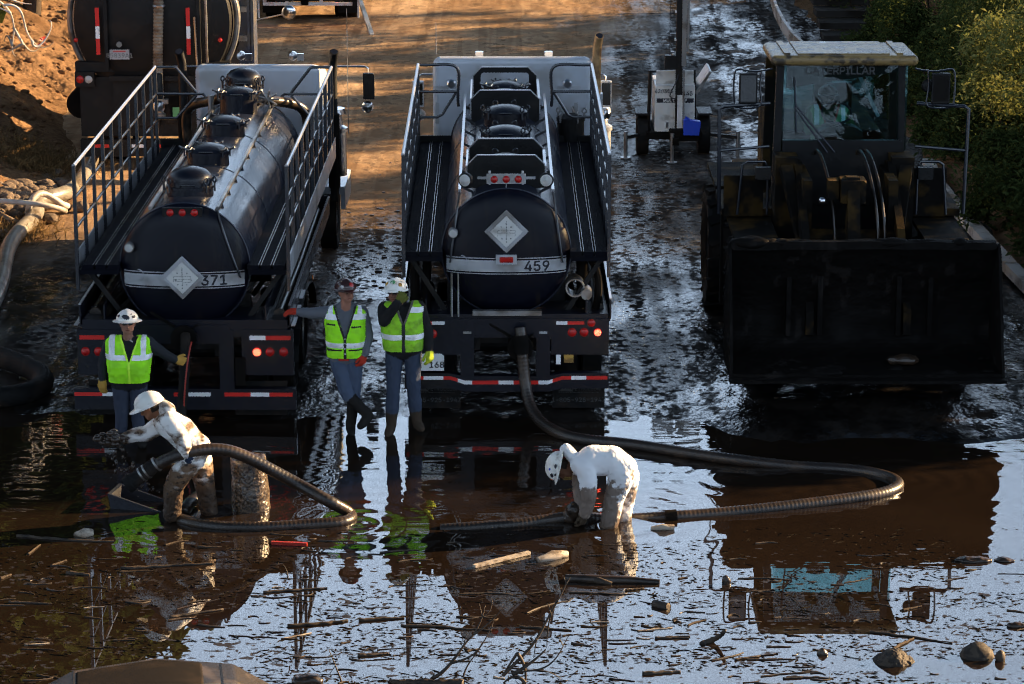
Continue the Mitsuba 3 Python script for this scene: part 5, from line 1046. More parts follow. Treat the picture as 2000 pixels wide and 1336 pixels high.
# 2: man with dark red hard hat leaning on the left tanker
Y = 33.9; key = thing('person', 'man in dark red hard hat and lime vest leaning on tanker 371, legs crossed', 'person')
GREY = (.105, .115, .135); f = Fig(); sl, sr, hl, hr = w_(645, 611, Y), w_(706, 610, Y), w_(661, 702, Y), w_(691, 702, Y); tor = torso(Y, sl, sr, hl, hr, .025, .115); f.add(GREY, *tor)
arm(f, sl, w_(610, 612, Y + .02), w_(584, 609, Y + .1), GREY, (.085, .066, .052)); arm(f, sr, w_(719, 655, Y + .02), w_(712, 690, Y - .08), GREY, (.085, .066, .052))
RG = (.40, .035, .018); hand(f, w_(580, 608, Y + .1), (-1, .2, -.12), (.1, .3, -1), .3, 1, RG, 1.1); hand(f, w_(711, 694, Y - .08), (-.25, -.2, -1), (-.7, .4, 0), .55, 1, RG, 1.1)
leg(f, hl, w_(677, 770, Y - .06), w_(721, 812, Y - .12), w_(703, 834, Y - .22), (.062, .085, .135), BOOT, .078, .38, .068); leg(f, hr, w_(692, 768, Y + .04), w_(684, 834, Y + .02), w_(687, 848, Y - .10), (.062, .085, .135), BOOT, .076, .36, .068)
f.add(GREY, (w_(662, 600, Y + .02), .05), (w_(690, 600, Y + .02), .05), (w_(676, 592, Y + .08), .05))
c = w_(676, 571, Y - .01); R = rotm(32, -2); pt = head(f, c, R, w_(676, 602, Y), (.30, .14, .095)); finish(key, f, pt)
helmet(key, c, R, 'm_hatdark', False, 1.0, [(.1, .06, .03, 'm_lampred'), (-.9, .04, .022, 'm_band'), (.35, .10, .022, 'm_band')])
zb = w_(676, 694, Y)[2]; z1, z2 = w_(0, 615, Y)[2], w_(0, 669, Y)[2]; xs = lambda p: w_(p, 650, Y)[0]
part(key, 'shirt_hem', bb(xs(662), xs(682), Y - .15, Y - .10, w_(0, 699, Y)[2], w_(0, 694, Y)[2]), 'm_driftred')
vest(key, tor, 'm_hivis', (xs(675), Y, w_(676, 606, Y)[2], .30, .115), zb, [((-9, 9), (z1 - .03, z1 + .03)), ((-9, 9), (z2 - .03, z2 + .03)), ((xs(643), xs(651)), (z1, 9)), ((xs(700), xs(708)), (z1, 9))], .02, 'm_trim', [(xs(640), xs(656), w_(0, 652, Y)[2], w_(0, 628, Y)[2]), (xs(688), xs(706), w_(0, 654, Y)[2], w_(0, 632, Y)[2]), (xs(640), xs(668), zb + .02, w_(0, 677, Y)[2]), (xs(682), xs(712), zb + .02, w_(0, 677, Y)[2])], None, .012)
for q in (655, 664, 674, 684): part(key, 'snap_button', ico(.008, (xs(675), Y - .185, w_(0, q, Y)[2]), 1), 'm_tapewhite')
# 3: man with white hat raising his glove to his mouth
Y = 33.9; key = thing('person', 'man in white hard hat and faded lime vest raising a glove to his mouth', 'person')
BLK = (.013, .013, .014); f = Fig(); sl, sr, hl, hr = w_(752, 602, Y), w_(818, 600, Y), w_(770, 692, Y), w_(806, 692, Y); tor = torso(Y, sl, sr, hl, hr, .02, .115); f.add(BLK, *tor)
arm(f, sl, w_(750, 628, Y - .16), w_(776, 592, Y - .24), BLK, (.088, .070, .055)); arm(f, sr, w_(836, 648, Y + .02), w_(838, 682, Y - .04), BLK, (.086, .068, .052))
hand(f, w_(778, 590, Y - .24), (.45, .1, .8), (0, 1, .2), .8, 1, (.10, .11, .02), 1.1); hand(f, w_(839, 686, Y - .05), (.05, -.1, -1), (-.6, .5, 0), .5, 1, (.34, .44, .03), 1.15)
leg(f, hl, w_(768, 762, Y - .02), w_(764, 834, Y), w_(757, 850, Y - .13), (.038, .052, .085), (.045, .032, .022), .080, .20, .07); leg(f, hr, w_(808, 762, Y + .02), w_(814, 826, Y + .06), w_(824, 838, Y - .05), (.038, .052, .085), (.045, .032, .022), .080, .20, .07)
c = w_(773, 572, Y - .02); R = rotm(-24, -4); pt = head(f, c, R, w_(778, 600, Y), (.26, .12, .085)); finish(key, f, pt)
part(key, 'sunglasses', J(*[bx(*(c + R @ V(e * .034, -.100, .014)), .05, .012, .030, .008) for e in (-1, 1)]), 'm_print')
helmet(key, c, R, 'm_hat', False, 1.06, [(.05, .085, .030, 'm_green'), (-.75, .06, .024, 'm_gloveyel'), (.9, .06, .024, 'm_gloveyel'), (1.6, .02, .02, 'm_print')])
zb = w_(776, 681, Y)[2]; z1, z2 = w_(0, 601, Y)[2], w_(0, 653, Y)[2]; xs = lambda p: w_(p, 650, Y)[0]
vest(key, tor, 'm_hivisold', (xs(789), Y, w_(780, 600, Y)[2], .16, .09), zb, [((xs(793), 9), (z1 - .03, z1 + .03)), ((-9, 9), (z2 - .03, z2 + .03))], .022, 'm_trim', [(xs(752), xs(780), zb + .03, w_(0, 664, Y)[2]), (xs(796), xs(822), zb + .03, w_(0, 664, Y)[2])], 'm_trimgrey', .016)
# 4, 5: the two bending workers in white coveralls
def suited(key, f, paint, mat, amp=.011, it=6):
    t, col = f.mesh(paint, grow=-.014); part(key, 'body', t, None, True, color=col); scene[key + '__body']['bsdf'] = {'type': 'ref', 'id': 'm_body'}
    s = to_tri(f.solid(.006, lambda b: b[3]).refine_to_length(.020), it); v = np.array(s.vertices); n = np.nan_to_num(np.array(s.vertex_normals))
    wr = np.abs(meshkit.fbm(v * [9, 9, 13] + 30, 4, 5) - .5) * 2; wr2 = meshkit.fbm(v * [5, 5, 8] + 9, 3, 6) - .5
    s.vertices = v + n * (amp * (.5 - wr) * 1.6 + amp * 1.6 * wr2)[:, None]; return part(key, 'coverall', s, mat, True)
WH = (.8, .8, .78)
key = thing('person', 'worker in muddy white coverall and white hard hat bending and flinging mud at left', 'person'); Y = 30.6
f = Fig(); hip = w_(386, 886, Y); f.add(WH, (w_(334, 822, Y - .15), .10), (w_(326, 822, Y + .15), .10), (w_(352, 842, Y - .10), .155), (w_(350, 842, Y + .10), .155), (w_(322, 826, Y), .12))
f.add(WH, (w_(352, 842, Y - .08), .16), (w_(352, 842, Y + .08), .16), (w_(382, 876, Y - .08), .145), (w_(382, 876, Y + .08), .145)); f.add(WH, (w_(386, 872, Y - .08), .135), (w_(386, 872, Y + .08), .135), (w_(383, 896, Y), .13))
f.chain(WH, [w_(330, 822, Y - .18), w_(352, 850, Y - .26), w_(360, 876, Y - .26), w_(362, 886, Y - .24)], [.092, .082, .070, .058]); f.chain(WH, [w_(316, 828, Y + .14), w_(288, 846, Y + .06), w_(262, 850, Y + .0), w_(243, 857, Y - .02)], [.100, .082, .066, .054])
f.chain(WH, [w_(378, 894, Y - .12), w_(352, 925, Y - .20), w_(340, 950, Y - .20), w_(336, 1006, Y - .14)], [.135, .115, .100, .088]); f.chain(WH, [w_(388, 892, Y + .12), w_(396, 925, Y + .10), w_(401, 955, Y + .12), w_(409, 1000, Y + .14)], [.135, .115, .100, .088])
f.add(WH, (w_(318, 792, Y + .02), .060), (w_(330, 800, Y - .06), .055), (w_(330, 798, Y + .1), .055), (w_(326, 812, Y), .09))
hand(f, w_(240, 857, Y - .02), (-1, -.1, .15), (0, -.2, -1), .5, 1, (.012, .026, .060), 1.1); hand(f, w_(364, 888, Y - .24), (.5, -.2, -.8), (-.4, .9, 0), .9, -1, (.012, .02, .04), 1.1)
c = w_(293, 798, Y - .02); R = rotm(-90) @ rotm(0, 24); pt = head(f, c, R, w_(318, 814, Y), (.22, .10, .055))
suited(key, f, pt, 'm_suit'); helmet(key, c, R, 'm_hat', False, 1.12)
key = thing('person', 'worker in cleaner white coverall bending right over with both hands in the water', 'person'); Y = 30.4
f = Fig(); f.add(WH, (w_(1134, 908, Y - .16), .105), (w_(1132, 904, Y + .16), .105), (w_(1158, 902, Y - .10), .15), (w_(1158, 900, Y + .10), .15)); f.add(WH, (w_(1156, 900, Y - .08), .155), (w_(1156, 898, Y + .08), .155), (w_(1196, 900, Y - .08), .15), (w_(1196, 898, Y + .08), .15))
f.add(WH, (w_(1194, 900, Y - .09), .15), (w_(1194, 898, Y + .09), .15), (w_(1219, 915, Y - .09), .135), (w_(1219, 913, Y + .09), .135))
for dy, hx, kx, fx, fy in ((-.12, 1214, 1200, 1188, 1024), (.12, 1222, 1221, 1213, 1017)): f.chain(WH, [w_(hx, 924, Y + dy), w_((hx + kx) / 2 + 2, 948, Y + dy), w_(kx, 972, Y + dy), w_(fx, fy + 6, Y + dy)], [.140, .120, .104, .090])
f.chain(WH, [w_(1143, 914, Y - .20), w_(1148, 938, Y - .24), w_(1150, 962, Y - .24), w_(1148, 985, Y - .20), w_(1143, 1002, Y - .17)], [.108, .092, .080, .068, .060]); f.chain(WH, [w_(1137, 912, Y + .16), w_(1134, 950, Y + .10), w_(1137, 985, Y + .02), w_(1138, 1000, Y - .04)], [.10, .085, .070, .058])
f.add(WH, (w_(1101, 878, Y), .038), (w_(1106, 874, Y - .07), .036), (w_(1106, 874, Y + .07), .036), (w_(1119, 893, Y - .08), .06), (w_(1119, 893, Y + .08), .06))
hand(f, w_(1141, 1006, Y - .16), (-.2, 0, -1), (-.6, .5, 0), .6, 1, (.05, .035, .022), 1.15); hand(f, w_(1137, 1004, Y - .04), (-.3, 0, -1), (.5, -.5, 0), .6, -1, (.05, .035, .022), 1.15)
c = w_(1099, 914, Y - .02); R = rotm(-90) @ rotm(0, 78); pt = head(f, c, R, w_(1122, 906, Y), (.16, .075, .045))
suited(key, f, pt, 'm_suitR'); helmet(key, c, R, 'm_hat', True, 1.12, [(1.75, .03, .022, 'm_print'), (.95, .045, .030, 'm_print'), (.15, .03, .014, 'm_lamporange'), (1.35, .08, .012, 'm_blue'), (1.15, .015, .018, 'm_print')])
# 6: the loader's driver
Y = 38.75; key = thing('person', 'driver in dark hat and green vest sitting behind the loader windscreen', 'person')
f = Fig(); sl, sr, hl, hr = w_(1588, 216, Y), w_(1650, 216, Y), w_(1598, 285, Y), w_(1640, 285, Y); tor = torso(Y, sl, sr, hl, hr, .03, .12); f.add((.02, .05, .03), *tor)
arm(f, sl, w_(1578, 255, Y - .1), w_(1606, 250, Y - .38), (.03, .10, .04)); arm(f, sr, w_(1662, 252, Y - .1), w_(1632, 248, Y - .38), (.03, .10, .04)); hand(f, w_(1608, 248, Y - .40), (.5, -.4, .4), (0, -.6, -1), .8, 1, (.03, .03, .03)); hand(f, w_(1630, 246, Y - .40), (-.5, -.4, .4), (0, -.6, -1), .8, -1, (.03, .03, .03))
for hx, kx in ((1600, 1596), (1638, 1644)): f.chain(JEAN, [w_(hx, 290, Y), w_(kx, 300, Y - .42), w_(kx, 345, Y - .45)], [.10, .085, .07])
c = w_(1618, 190, Y - .03); R = rotm(4, -4); pt = head(f, c, R, w_(1618, 214, Y), (.10, .05, .035)); finish(key, f, pt)
helmet(key, c, R, 'm_black', False, 1.02)
xs = lambda p: w_(p, 240, Y)[0]
vest(key, tor, 'm_green', (xs(1618), Y, w_(0, 216, Y)[2], .28, .11), w_(0, 280, Y)[2], [((xs(1589), xs(1597)), (w_(0, 256, Y)[2], 9)), ((xs(1641), xs(1648)), (w_(0, 256, Y)[2], 9)), ((-9, 9), (w_(0, 256, Y)[2] - .025, w_(0, 256, Y)[2] + .025))], .02, 'm_trim', [], 'm_driftred')
# ------------------------------------------------------------------ trees and shrubs
def leaves(pts, L, W, seed, droop=.2, up=.3):
    """A bent two-quad leaf at each point."""
    g = np.random.default_rng(seed); n = len(pts)
    d = g.normal(size=(n, 3)); d[:, 2] = d[:, 2] * .6 + up; d /= np.linalg.norm(d, axis=1, keepdims=True)
    u = np.cross(d, g.normal(size=(n, 3))); u /= np.maximum(np.linalg.norm(u, axis=1, keepdims=True), 1e-6)
    l = L * g.uniform(.6, 1.3, (n, 1)); w = W * g.uniform(.7, 1.2, (n, 1)); dn = np.array([0, 0, -droop])
    a = pts; m = pts + d * l * .5; e = m + d * l * .5 + dn * l
    v = np.stack([a, m + u * w * .5, m - u * w * .5, e], 1).reshape(-1, 3); i = np.arange(n)[:, None] * 4
    return trimesh.Trimesh(v, np.vstack([i + [0, 1, 2], i + [1, 3, 2]]), process=False)
def clump_pts(c, rad, n, seed, clumps=26, tight=.34, shell=.65):
    """Points gathered in clumps within an ellipsoid, with gaps between them."""
    g = np.random.default_rng(seed); c, rad = np.asarray(c, float), np.asarray(rad, float)
    q = g.normal(size=(clumps, 3)); q /= np.linalg.norm(q, axis=1, keepdims=True); q *= g.uniform(shell, 1, (clumps, 1)) ** .7
    k = g.integers(0, clumps, n); s = g.uniform(.5, 1.25, clumps)
    o = g.normal(size=(n, 3)) * .42 * s[k][:, None] * tight
    return c + (q[k] + o) * rad, c + q * rad
def limbs(base, ends, r, seed):
    g = np.random.default_rng(seed); ms = []
    for e in ends:
        m = (base + e) / 2 + g.normal(size=3) * .12 * np.linalg.norm(e - base) * V(1, 1, .4)
        ms.append(sweep(spline([base, m, e], 10), np.linspace(r, r * .25, 10), 6))
    return ms
def shrub(c, rad, n, L, W, mat, label, cat='shrub', seed=0, group=None, name='shrub', twigs=10):
    k = thing(name, label, cat, (0, 0, 0), 0, group)
    p, q = clump_pts(c, rad, n, seed, 34)
    part(k, 'foliage', leaves(p, L, W, seed), mat, False)
    b = V(c[0], c[1], c[2] - rad[2]); part(k, 'stem', J(*limbs(b, q[:twigs], .035, seed)), 'm_bark', True)
def tree(x, y, h, cr, label, seed, mat='m_leafdark', n=5000, trunk=.22, base=0., L=.32, low=.34, lean=0, group=None):
    k = thing('tree', label, 'tree', (0, 0, 0), 0, group)
    top = V(x + lean, y, base + h); c = V(x + lean * .7, y, base + h * (1 + low) / 2); rad = V(cr, cr, h * (1 - low) / 2)
    p, q = clump_pts(c, rad, n, seed, 30, .34, .45)
    part(k, 'crown', leaves(p, L, L * .42, seed, .25, .1), mat, False)
    t = spline([(x, y, base - .3), (x + lean * .3 + .1, y + .1, base + h * low), tuple(c)], 14)
    tk = part(k, 'trunk', sweep(t, np.linspace(trunk, trunk * .5, 14), 10), 'm_bark', True)
    parts(tk, 'limb', limbs(V(*t[8]), q[:7], trunk * .4, seed), 'm_bark', True)
# right bank, in view: the sunlit evergreen shrub, darker ones below and behind
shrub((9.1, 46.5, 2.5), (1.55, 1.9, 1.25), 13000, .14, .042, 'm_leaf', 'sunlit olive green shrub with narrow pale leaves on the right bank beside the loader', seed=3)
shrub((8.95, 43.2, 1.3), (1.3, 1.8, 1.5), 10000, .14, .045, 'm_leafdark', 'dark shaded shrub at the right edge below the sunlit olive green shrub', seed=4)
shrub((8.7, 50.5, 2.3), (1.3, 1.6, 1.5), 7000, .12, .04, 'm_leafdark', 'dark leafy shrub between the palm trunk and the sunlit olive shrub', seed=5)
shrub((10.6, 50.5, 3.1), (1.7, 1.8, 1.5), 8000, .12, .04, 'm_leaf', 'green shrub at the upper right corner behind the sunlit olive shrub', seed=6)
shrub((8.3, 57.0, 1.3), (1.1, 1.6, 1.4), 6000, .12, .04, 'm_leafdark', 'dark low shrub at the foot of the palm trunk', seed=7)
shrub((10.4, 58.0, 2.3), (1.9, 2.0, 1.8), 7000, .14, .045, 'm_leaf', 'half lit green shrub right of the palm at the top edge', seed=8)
shrub((8.1, 66.5, 1.2), (.9, 1.8, 1.3), 5000, .13, .04, 'm_leafdark', 'dark shrub left of the palm above the garden steps', seed=9)
shrub((8.6, 39.2, .75), (1.0, 1.6, .9), 4500, .10, .032, 'm_leafdark', 'dark low shrub at the right edge beside the rail in front of the bank', seed=10)
rs = np.random.default_rng(44)
for i, (x, y, z, r) in enumerate(((8.6, 41.5, 1.0, 1.2), (8.2, 44.8, .9, 1.0), (9.9, 44.6, 2.4, 1.4), (8.1, 47.6, 1.0, 1.0), (8.4, 53.6, 1.3, 1.1), (9.7, 53.5, 2.5, 1.4), (9.3, 48.8, 2.3, 1.3), (11.5, 54.5, 3.2, 1.7), (7.9, 59.5, .9, .9), (9.2, 60.5, 1.8, 1.3), (12.3, 62.0, 3.1, 1.9), (8.9, 70.5, 1.4, 1.4), (10.8, 66.0, 2.6, 1.7), (7.95, 55.5, .6, .8), (8.1, 50.6, .8, .9), (9.6, 41.5, 1.9, 1.2))):
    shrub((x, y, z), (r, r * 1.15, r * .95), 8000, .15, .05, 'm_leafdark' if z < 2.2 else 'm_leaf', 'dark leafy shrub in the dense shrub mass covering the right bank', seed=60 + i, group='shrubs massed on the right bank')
# the palm: shaggy trunk and hanging dry fronds
pk = thing('palm_tree', 'palm tree with shaggy orange lit trunk and dry hanging fronds behind the loader', 'palm', (0, 0, 0))
pb = V(8.05, 62.0, .6)
part(pk, 'trunk', rough(lathe([(.001, -.8), (.30, -.8), (.26, .5), (.25, 5.5), (.001, 5.6)], 20, pb).subdivide().subdivide(), .06, 6, 3), 'm_bark', True)
g = np.random.default_rng(12); ms = []
for i in range(150):
    a, z = g.uniform(0, 6.28), g.uniform(.0, 3.6); p = pb + V(.25 * math.cos(a), .25 * math.sin(a), z)
    q = p + V(math.cos(a) * .12, math.sin(a) * .12, g.uniform(.12, .3)); ms.append(trimesh.Trimesh([p + V(-.07 * math.sin(a), .07 * math.cos(a), 0), p - V(-.07 * math.sin(a), .07 * math.cos(a), 0), q, (p + q) / 2 + V(.06 * math.cos(a), .06 * math.sin(a), 0)], [[0, 1, 3], [0, 3, 2], [1, 2, 3]], process=False))
part(pk, 'frond_stub', J(*ms), 'm_leafwarm', False, kind='stuff', label='ragged dry frond stubs on the trunk')
for i in range(26):
    a = g.uniform(0, 6.28); ln = g.uniform(1.6, 2.6); z0 = 4.6 + g.uniform(-.4, .6); t = np.linspace(0, 1, 14)
    P_ = pb + np.stack([math.cos(a) * ln * t, math.sin(a) * ln * t, z0 + .8 * t - g.uniform(1.6, 3.4) * t ** 2], 1)
    lv = []
    for j in range(2, 14):
        for s in (-1, 1):
            d = V(-math.sin(a) * s, math.cos(a) * s, -.5) * .45 * (1 - .5 * t[j]) + (P_[j] - P_[j - 1]) * .8
            lv.append(trimesh.Trimesh([P_[j] - V(0, 0, .015), P_[j] + V(0, 0, .015), P_[j] + d], [[0, 1, 2]], process=False))
    part(pk, 'frond', J(sweep(P_, np.linspace(.022, .006, 14), 5), *lv), 'm_leafwarm' if i % 3 else 'm_leaf', False)
# the bare branches hanging in at the top left
bt = thing('bare_tree', 'leafless tree whose thin pale branches hang in at the top left corner', 'tree', (0, 0, 0))
tp = V(-9.6, 45.0, 4.6); part(bt, 'trunk', sweep(spline([(-11.4, 44.6, 1.2), (-11.2, 44.8, 3.2), tuple(tp)], 12), np.linspace(.14, .06, 12), 8), 'm_bark', True)
YB = 44.5
for pts in ([(-40, -30), (8, 10), (20, 25), (27, 55), (24, 90), (30, 110)], [(8, 10), (40, 22), (50, 55), (62, 78), (80, 92), (105, 82)], [(20, 25), (10, 20), (-20, 8)], [(27, 55), (45, 85), (62, 100), (80, 88)], [(-10, -20), (30, 2), (62, 8)], [(62, 78), (75, 90), (98, 60), (97, 40)], [(45, 85), (20, 98), (12, 100)], [(24, 90), (14, 70), (8, 82)]):
    q = spline([w_(*p, YB + .1 * i) for i, p in enumerate(pts)], 24); part(bt, 'branch', sweep(q, np.linspace(.022, .006, 24), 6), 'm_pipe', True)
lf = [w_(83 + dx, 81 + dy, YB + .4) for dx, dy in ((0, 0), (4, 2), (-4, 2), (2, -2), (0, 4))]
part(bt, 'red_leaf', leaves(np.array(lf), .09, .08, 4), 'm_driftred', False)
# dry grass on the slope, a dark rubble heap at its foot
def grass(c, r, n, h, seed, label):
    g = np.random.default_rng(seed); x, y = c[0] + g.normal(size=n) * r, c[1] + g.normal(size=n) * r; p = np.stack([x, y, np.maximum(hz(x, y), gz(x, y))], 1)
    single('grass_tuft', leaves(p, h, .02, seed, .25, 1.6), 'm_drygrass', label, 'grass', smooth=False)
grass(at_z(10, 300, 1.4), .35, 900, .35, 31, 'dry brown grass tuft at the left edge above the rubble heap')
grass(at_z(60, 10, 3.0), .5, 1200, .4, 33, 'dry grass patch at the top left corner on the slope')
a = np.random.default_rng(5); n = 240; ms = []
for i in range(n):
    x, y = a.normal(-8.35, .42), a.normal(47.0, .9); r = a.uniform(.05, .16); ms.append(rough(ico(r, (x, y, max(float(hz(V(x), V(y))[0]) if False else 0, .0) + .22 * math.exp(-((x + 8.5) ** 2 + (y - 47) ** 2 / 3)) + a.uniform(0, .12)), 1, (1, 1, .7)), r * .3, 6, i))
single('rubble_heap', J(*ms), 'm_rubble', 'heap of grey brown rubble at the foot of the earth slope', 'rubble', smooth=False); labels['rubble_heap']['kind'] = 'stuff'
# clods and stones on the slope and road
ms = []
for i in range(700):
    x, y = a.uniform(-12, -7.6), a.uniform(46, 66); z = float(hz(np.array([x]), np.array([y]))[0])
    if z < .1: continue
    r = a.uniform(.02, .075); ms.append(rough(ico(r, (x, y, z + r * .3), 1, (1.2, 1, .7)), r * .3, 9, i))
scene['slope_stones'] = mikit.ply(J(*ms), 'm_hill'); labels['slope_stones'] = {'label': 'small stones and clods scattered on the slope', 'category': 'stones', 'kind': 'stuff'}
ms = []
for i in range(600):
    x, y = (a.uniform(-3, -.9), a.uniform(40, 47)) if i % 3 == 0 else (a.uniform(1.3, 3.4), a.uniform(34.5, 52)) if i % 3 == 1 else (a.uniform(-2.6, 3.2), a.uniform(34.5, 60))
    r = abs(a.normal(.0, .016)) + .008; z = float(gz(np.array([x]), np.array([y]))[0]); ms.append(rough(ico(r, (x, y, z + r * .15), 1, (1.3, 1, .55)), r * .3, 9, i))
scene['mud_clods'] = mikit.ply(J(*ms), 'm_mudclod'); labels['mud_clods'] = {'label': 'small mud clods on the road', 'category': 'mud', 'kind': 'stuff'}
# trees outside the frame: they shade the road from the right and stand dark in the reflections on the left
for i, (x, y, h, cr, low, n) in enumerate(((15.5, 40.7, 7.5, 2.3, .10, 8000), (16.5, 43.8, 7.5, 2.4, .08, 8000), (19, 46.0, 8.5, 2.5, .10, 8000), (17, 60.5, 5.0, 2.2, .15, 4000), (19, 68.5, 6.0, 2.6, .2, 5000), (23, 76, 9, 3.4, .2, 5000), (15.5, 38.4, 3.3, 2.0, .05, 7000), (20.5, 47.6, 9.0, 2.4, .1, 8000))):
    tree(x, y, h, cr, 'leafy roadside tree on the right bank beyond the frame', 100 + i, n=n, low=low, base=2.2, group='trees on the right bank beyond the frame')
for i, (x, y, h, cr) in enumerate(((-12.9, 74, 13, 3.0), (-12.2, 70, 12, 2.9), (-14.2, 82, 17, 3.4), (-17, 74, 14, 4), (-16, 62, 11, 3.2), (-20, 66, 12, 4), (-14.5, 56, 8, 2.8), (-16, 92, 18, 4), (-10.8, 64, 10, 2.5), (-13.6, 77, 15, 3.2), (-15, 86, 18, 3.6))):
    tree(x, y, h + 4.5, cr * 1.15, 'tall dark tree on the left slope beyond the frame', 200 + i, n=13000, low=.06, base=max(0., float(hz(np.array([x * 1.]), np.array([y * 1.]))[0])), L=.75, group='trees on the left slope beyond the frame')
for i, (x, y, h, cr) in enumerate(((13.5, 62, 5.5, 2.4), (16, 55, 5, 2.4), (12.4, 70, 5.5, 2.2))):
    tree(x, y, h, cr, 'low dark tree behind the shrubs on the right bank', 300 + i, n=4000, low=.05, base=2.0, group='low trees behind the right bank shrubs')

for i, (x, y, h, cr) in enumerate(((-26, -6, 24, 7), (-13, -12, 27, 8), (0, -16, 26, 8), (13, -13, 28, 8), (26, -7, 25, 7), (38, 4, 22, 7), (-38, 6, 22, 7), (-28, 22, 18, 6), (-30, 38, 18, 6))):  # unseen trees added round the camera to keep sky light off the truck rears
    tree(x, y, h, cr, 'tall dark unseen tree added behind and beside the camera to block sky light', 400 + i, n=6000, low=.10, base=0, L=1.1, trunk=.5, group='tall unseen trees added to block sky light')
# ------------------------------------------------------------------ rocks and debris in the water
single('rock', rough(rough(ico(.20, (0, 0, 0), 5, (1.1, .9, .95)), .04, 7, 2), .016, 45, 3), 'm_rock', 'round muddy rock with straw-like crust near the bottom right edge', 'rock', smooth=True, M=MT(at_z(1745, 1306, -.08)))
single('rock', rough(rough(ico(.165, (0, 0, 0), 4, (1.05, .9, 1.05)), .03, 5, 5), .005, 40, 3), 'm_rock', 'smooth half lit rock at the far right bottom beside a small stone', 'rock', smooth=True, M=MT(at_z(1908, 1290, -.05)))
single('stone', rough(ico(.05, (0, 0, 0), 3, (1.0, .9, 1.4)), .012, 14, 6), 'm_wood', 'small dark stone right of the smooth half lit rock', 'stone', smooth=True, M=MT(at_z(1954, 1284, .03)))
for i, (px, py, s, lab) in enumerate(((1900, 1094, (2.6, 1, .5), 'long low dark mud lump floating near the right edge'), (600, 1330, (2.2, 1.2, .9), 'dark clod of mud beside the roof of the drowned car'), (1962, 1094, (1.6, .8, .35), 'flat dark scrap right of the long mud lump'), (1606, 1276, (.8, .7, .6), 'little dark lump left of the round muddy rock'), (1418, 1138, (.7, .6, .9), 'small dark knob standing out of the pale water'), (1985, 1222, (1.3, .7, .5), 'dark scrap cut by the right edge'))):
    single('mud_lump', rough(ico(.075, (0, 0, 0), 3, s), .03, 13, 20 + i), 'm_mudclod', lab, 'mud', smooth=True, M=MT(at_z(px, py, .01)))
def stick(pts, r, mat, label, cat='stick', group=None, name='floating_stick', z=.008, seed=0, n=16, taper=.5):
    q = spline([at_z(*p[:2], p[2] if len(p) > 2 else z) for p in pts], n) if len(pts) > 2 else np.linspace(at_z(*pts[0][:2], z), at_z(*pts[1][:2], z), n)
    g = np.random.default_rng(seed); L = np.linalg.norm(q[-1] - q[0]); q = q + g.normal(size=q.shape) * [[.010, .010, .0015]] * min(1, L)
    rr = np.linspace(r, r * taper, n) * g.uniform(.8, 1.15, n); return single(name, sweep(q, rr, 7), mat, label, cat, group, True)
single('plank', bar(at_z(926, 1106, .02), at_z(1034, 1079, .02), .055, .03, .006), 'm_woodlight', 'pale straight lath floating in the middle of the brown water', 'plank')
single('red_stick', bar(at_z(530, 1060, .02), at_z(600, 1063, .02), .04, .035, .008), 'm_driftred', 'bright red piece floating below the hose loop', 'stick')
single('drift_log', rough(sweep([at_z(1105, 1130, .02), at_z(1150, 1132, .025), at_z(1230, 1134, .02), at_z(1288, 1137, .015)], [.05, .055, .045, .03], 12).subdivide(), .010, 12, 4), 'm_mudclod', 'black charred log floating below the right bending worker', 'log', smooth=True)
single('drift_log', rough(sweep([at_z(1120, 1126, .02), at_z(1170, 1134, .03), at_z(1195, 1140, .01)], [.03, .035, .02], 10).subdivide(), .01, 12, 5), 'm_wood', 'short broken log lying against the black charred log', 'log', smooth=True)
single('wood_chunk', rough(sweep([at_z(1050, 1094, .02), at_z(1080, 1086, .03), at_z(1108, 1082, .02)], [.035, .06, .04], 10).subdivide(), .012, 12, 6), 'm_woodlight', 'split pale wood chunk right of the floating lath', 'wood', smooth=True)
single('wood_chunk', rough(sweep([at_z(1272, 1032, .01), at_z(1295, 1030, .03), at_z(1316, 1030, .02)], [.02, .04, .035], 10).subdivide(), .01, 14, 8), 'm_woodlight', 'frayed wood piece floating right of the right bending worker', 'wood', smooth=True)
single('wood_chunk', rough(sweep([at_z(148, 1044, .01), at_z(165, 1042, .04), at_z(180, 1040, .03)], [.03, .06, .04], 10).subdivide(), .012, 14, 9), 'm_woodlight', 'square brown wood block floating below the dark scoop at left', 'wood', smooth=True)
single('wood_chunk', rough(sweep([at_z(1278, 1180, .01), at_z(1305, 1186, .02)], [.05, .05], 8).subdivide(), .008, 14, 10), 'm_wood', 'dark flat wood chip in the pale water below the charred log', 'wood', smooth=True)
k = stick([(1370, 1258, .0), (1395, 1248, .04), (1412, 1238, .12), (1416, 1230, .17)], .035, 'm_wood', 'forked dark stick end standing up out of the pale water', seed=3)
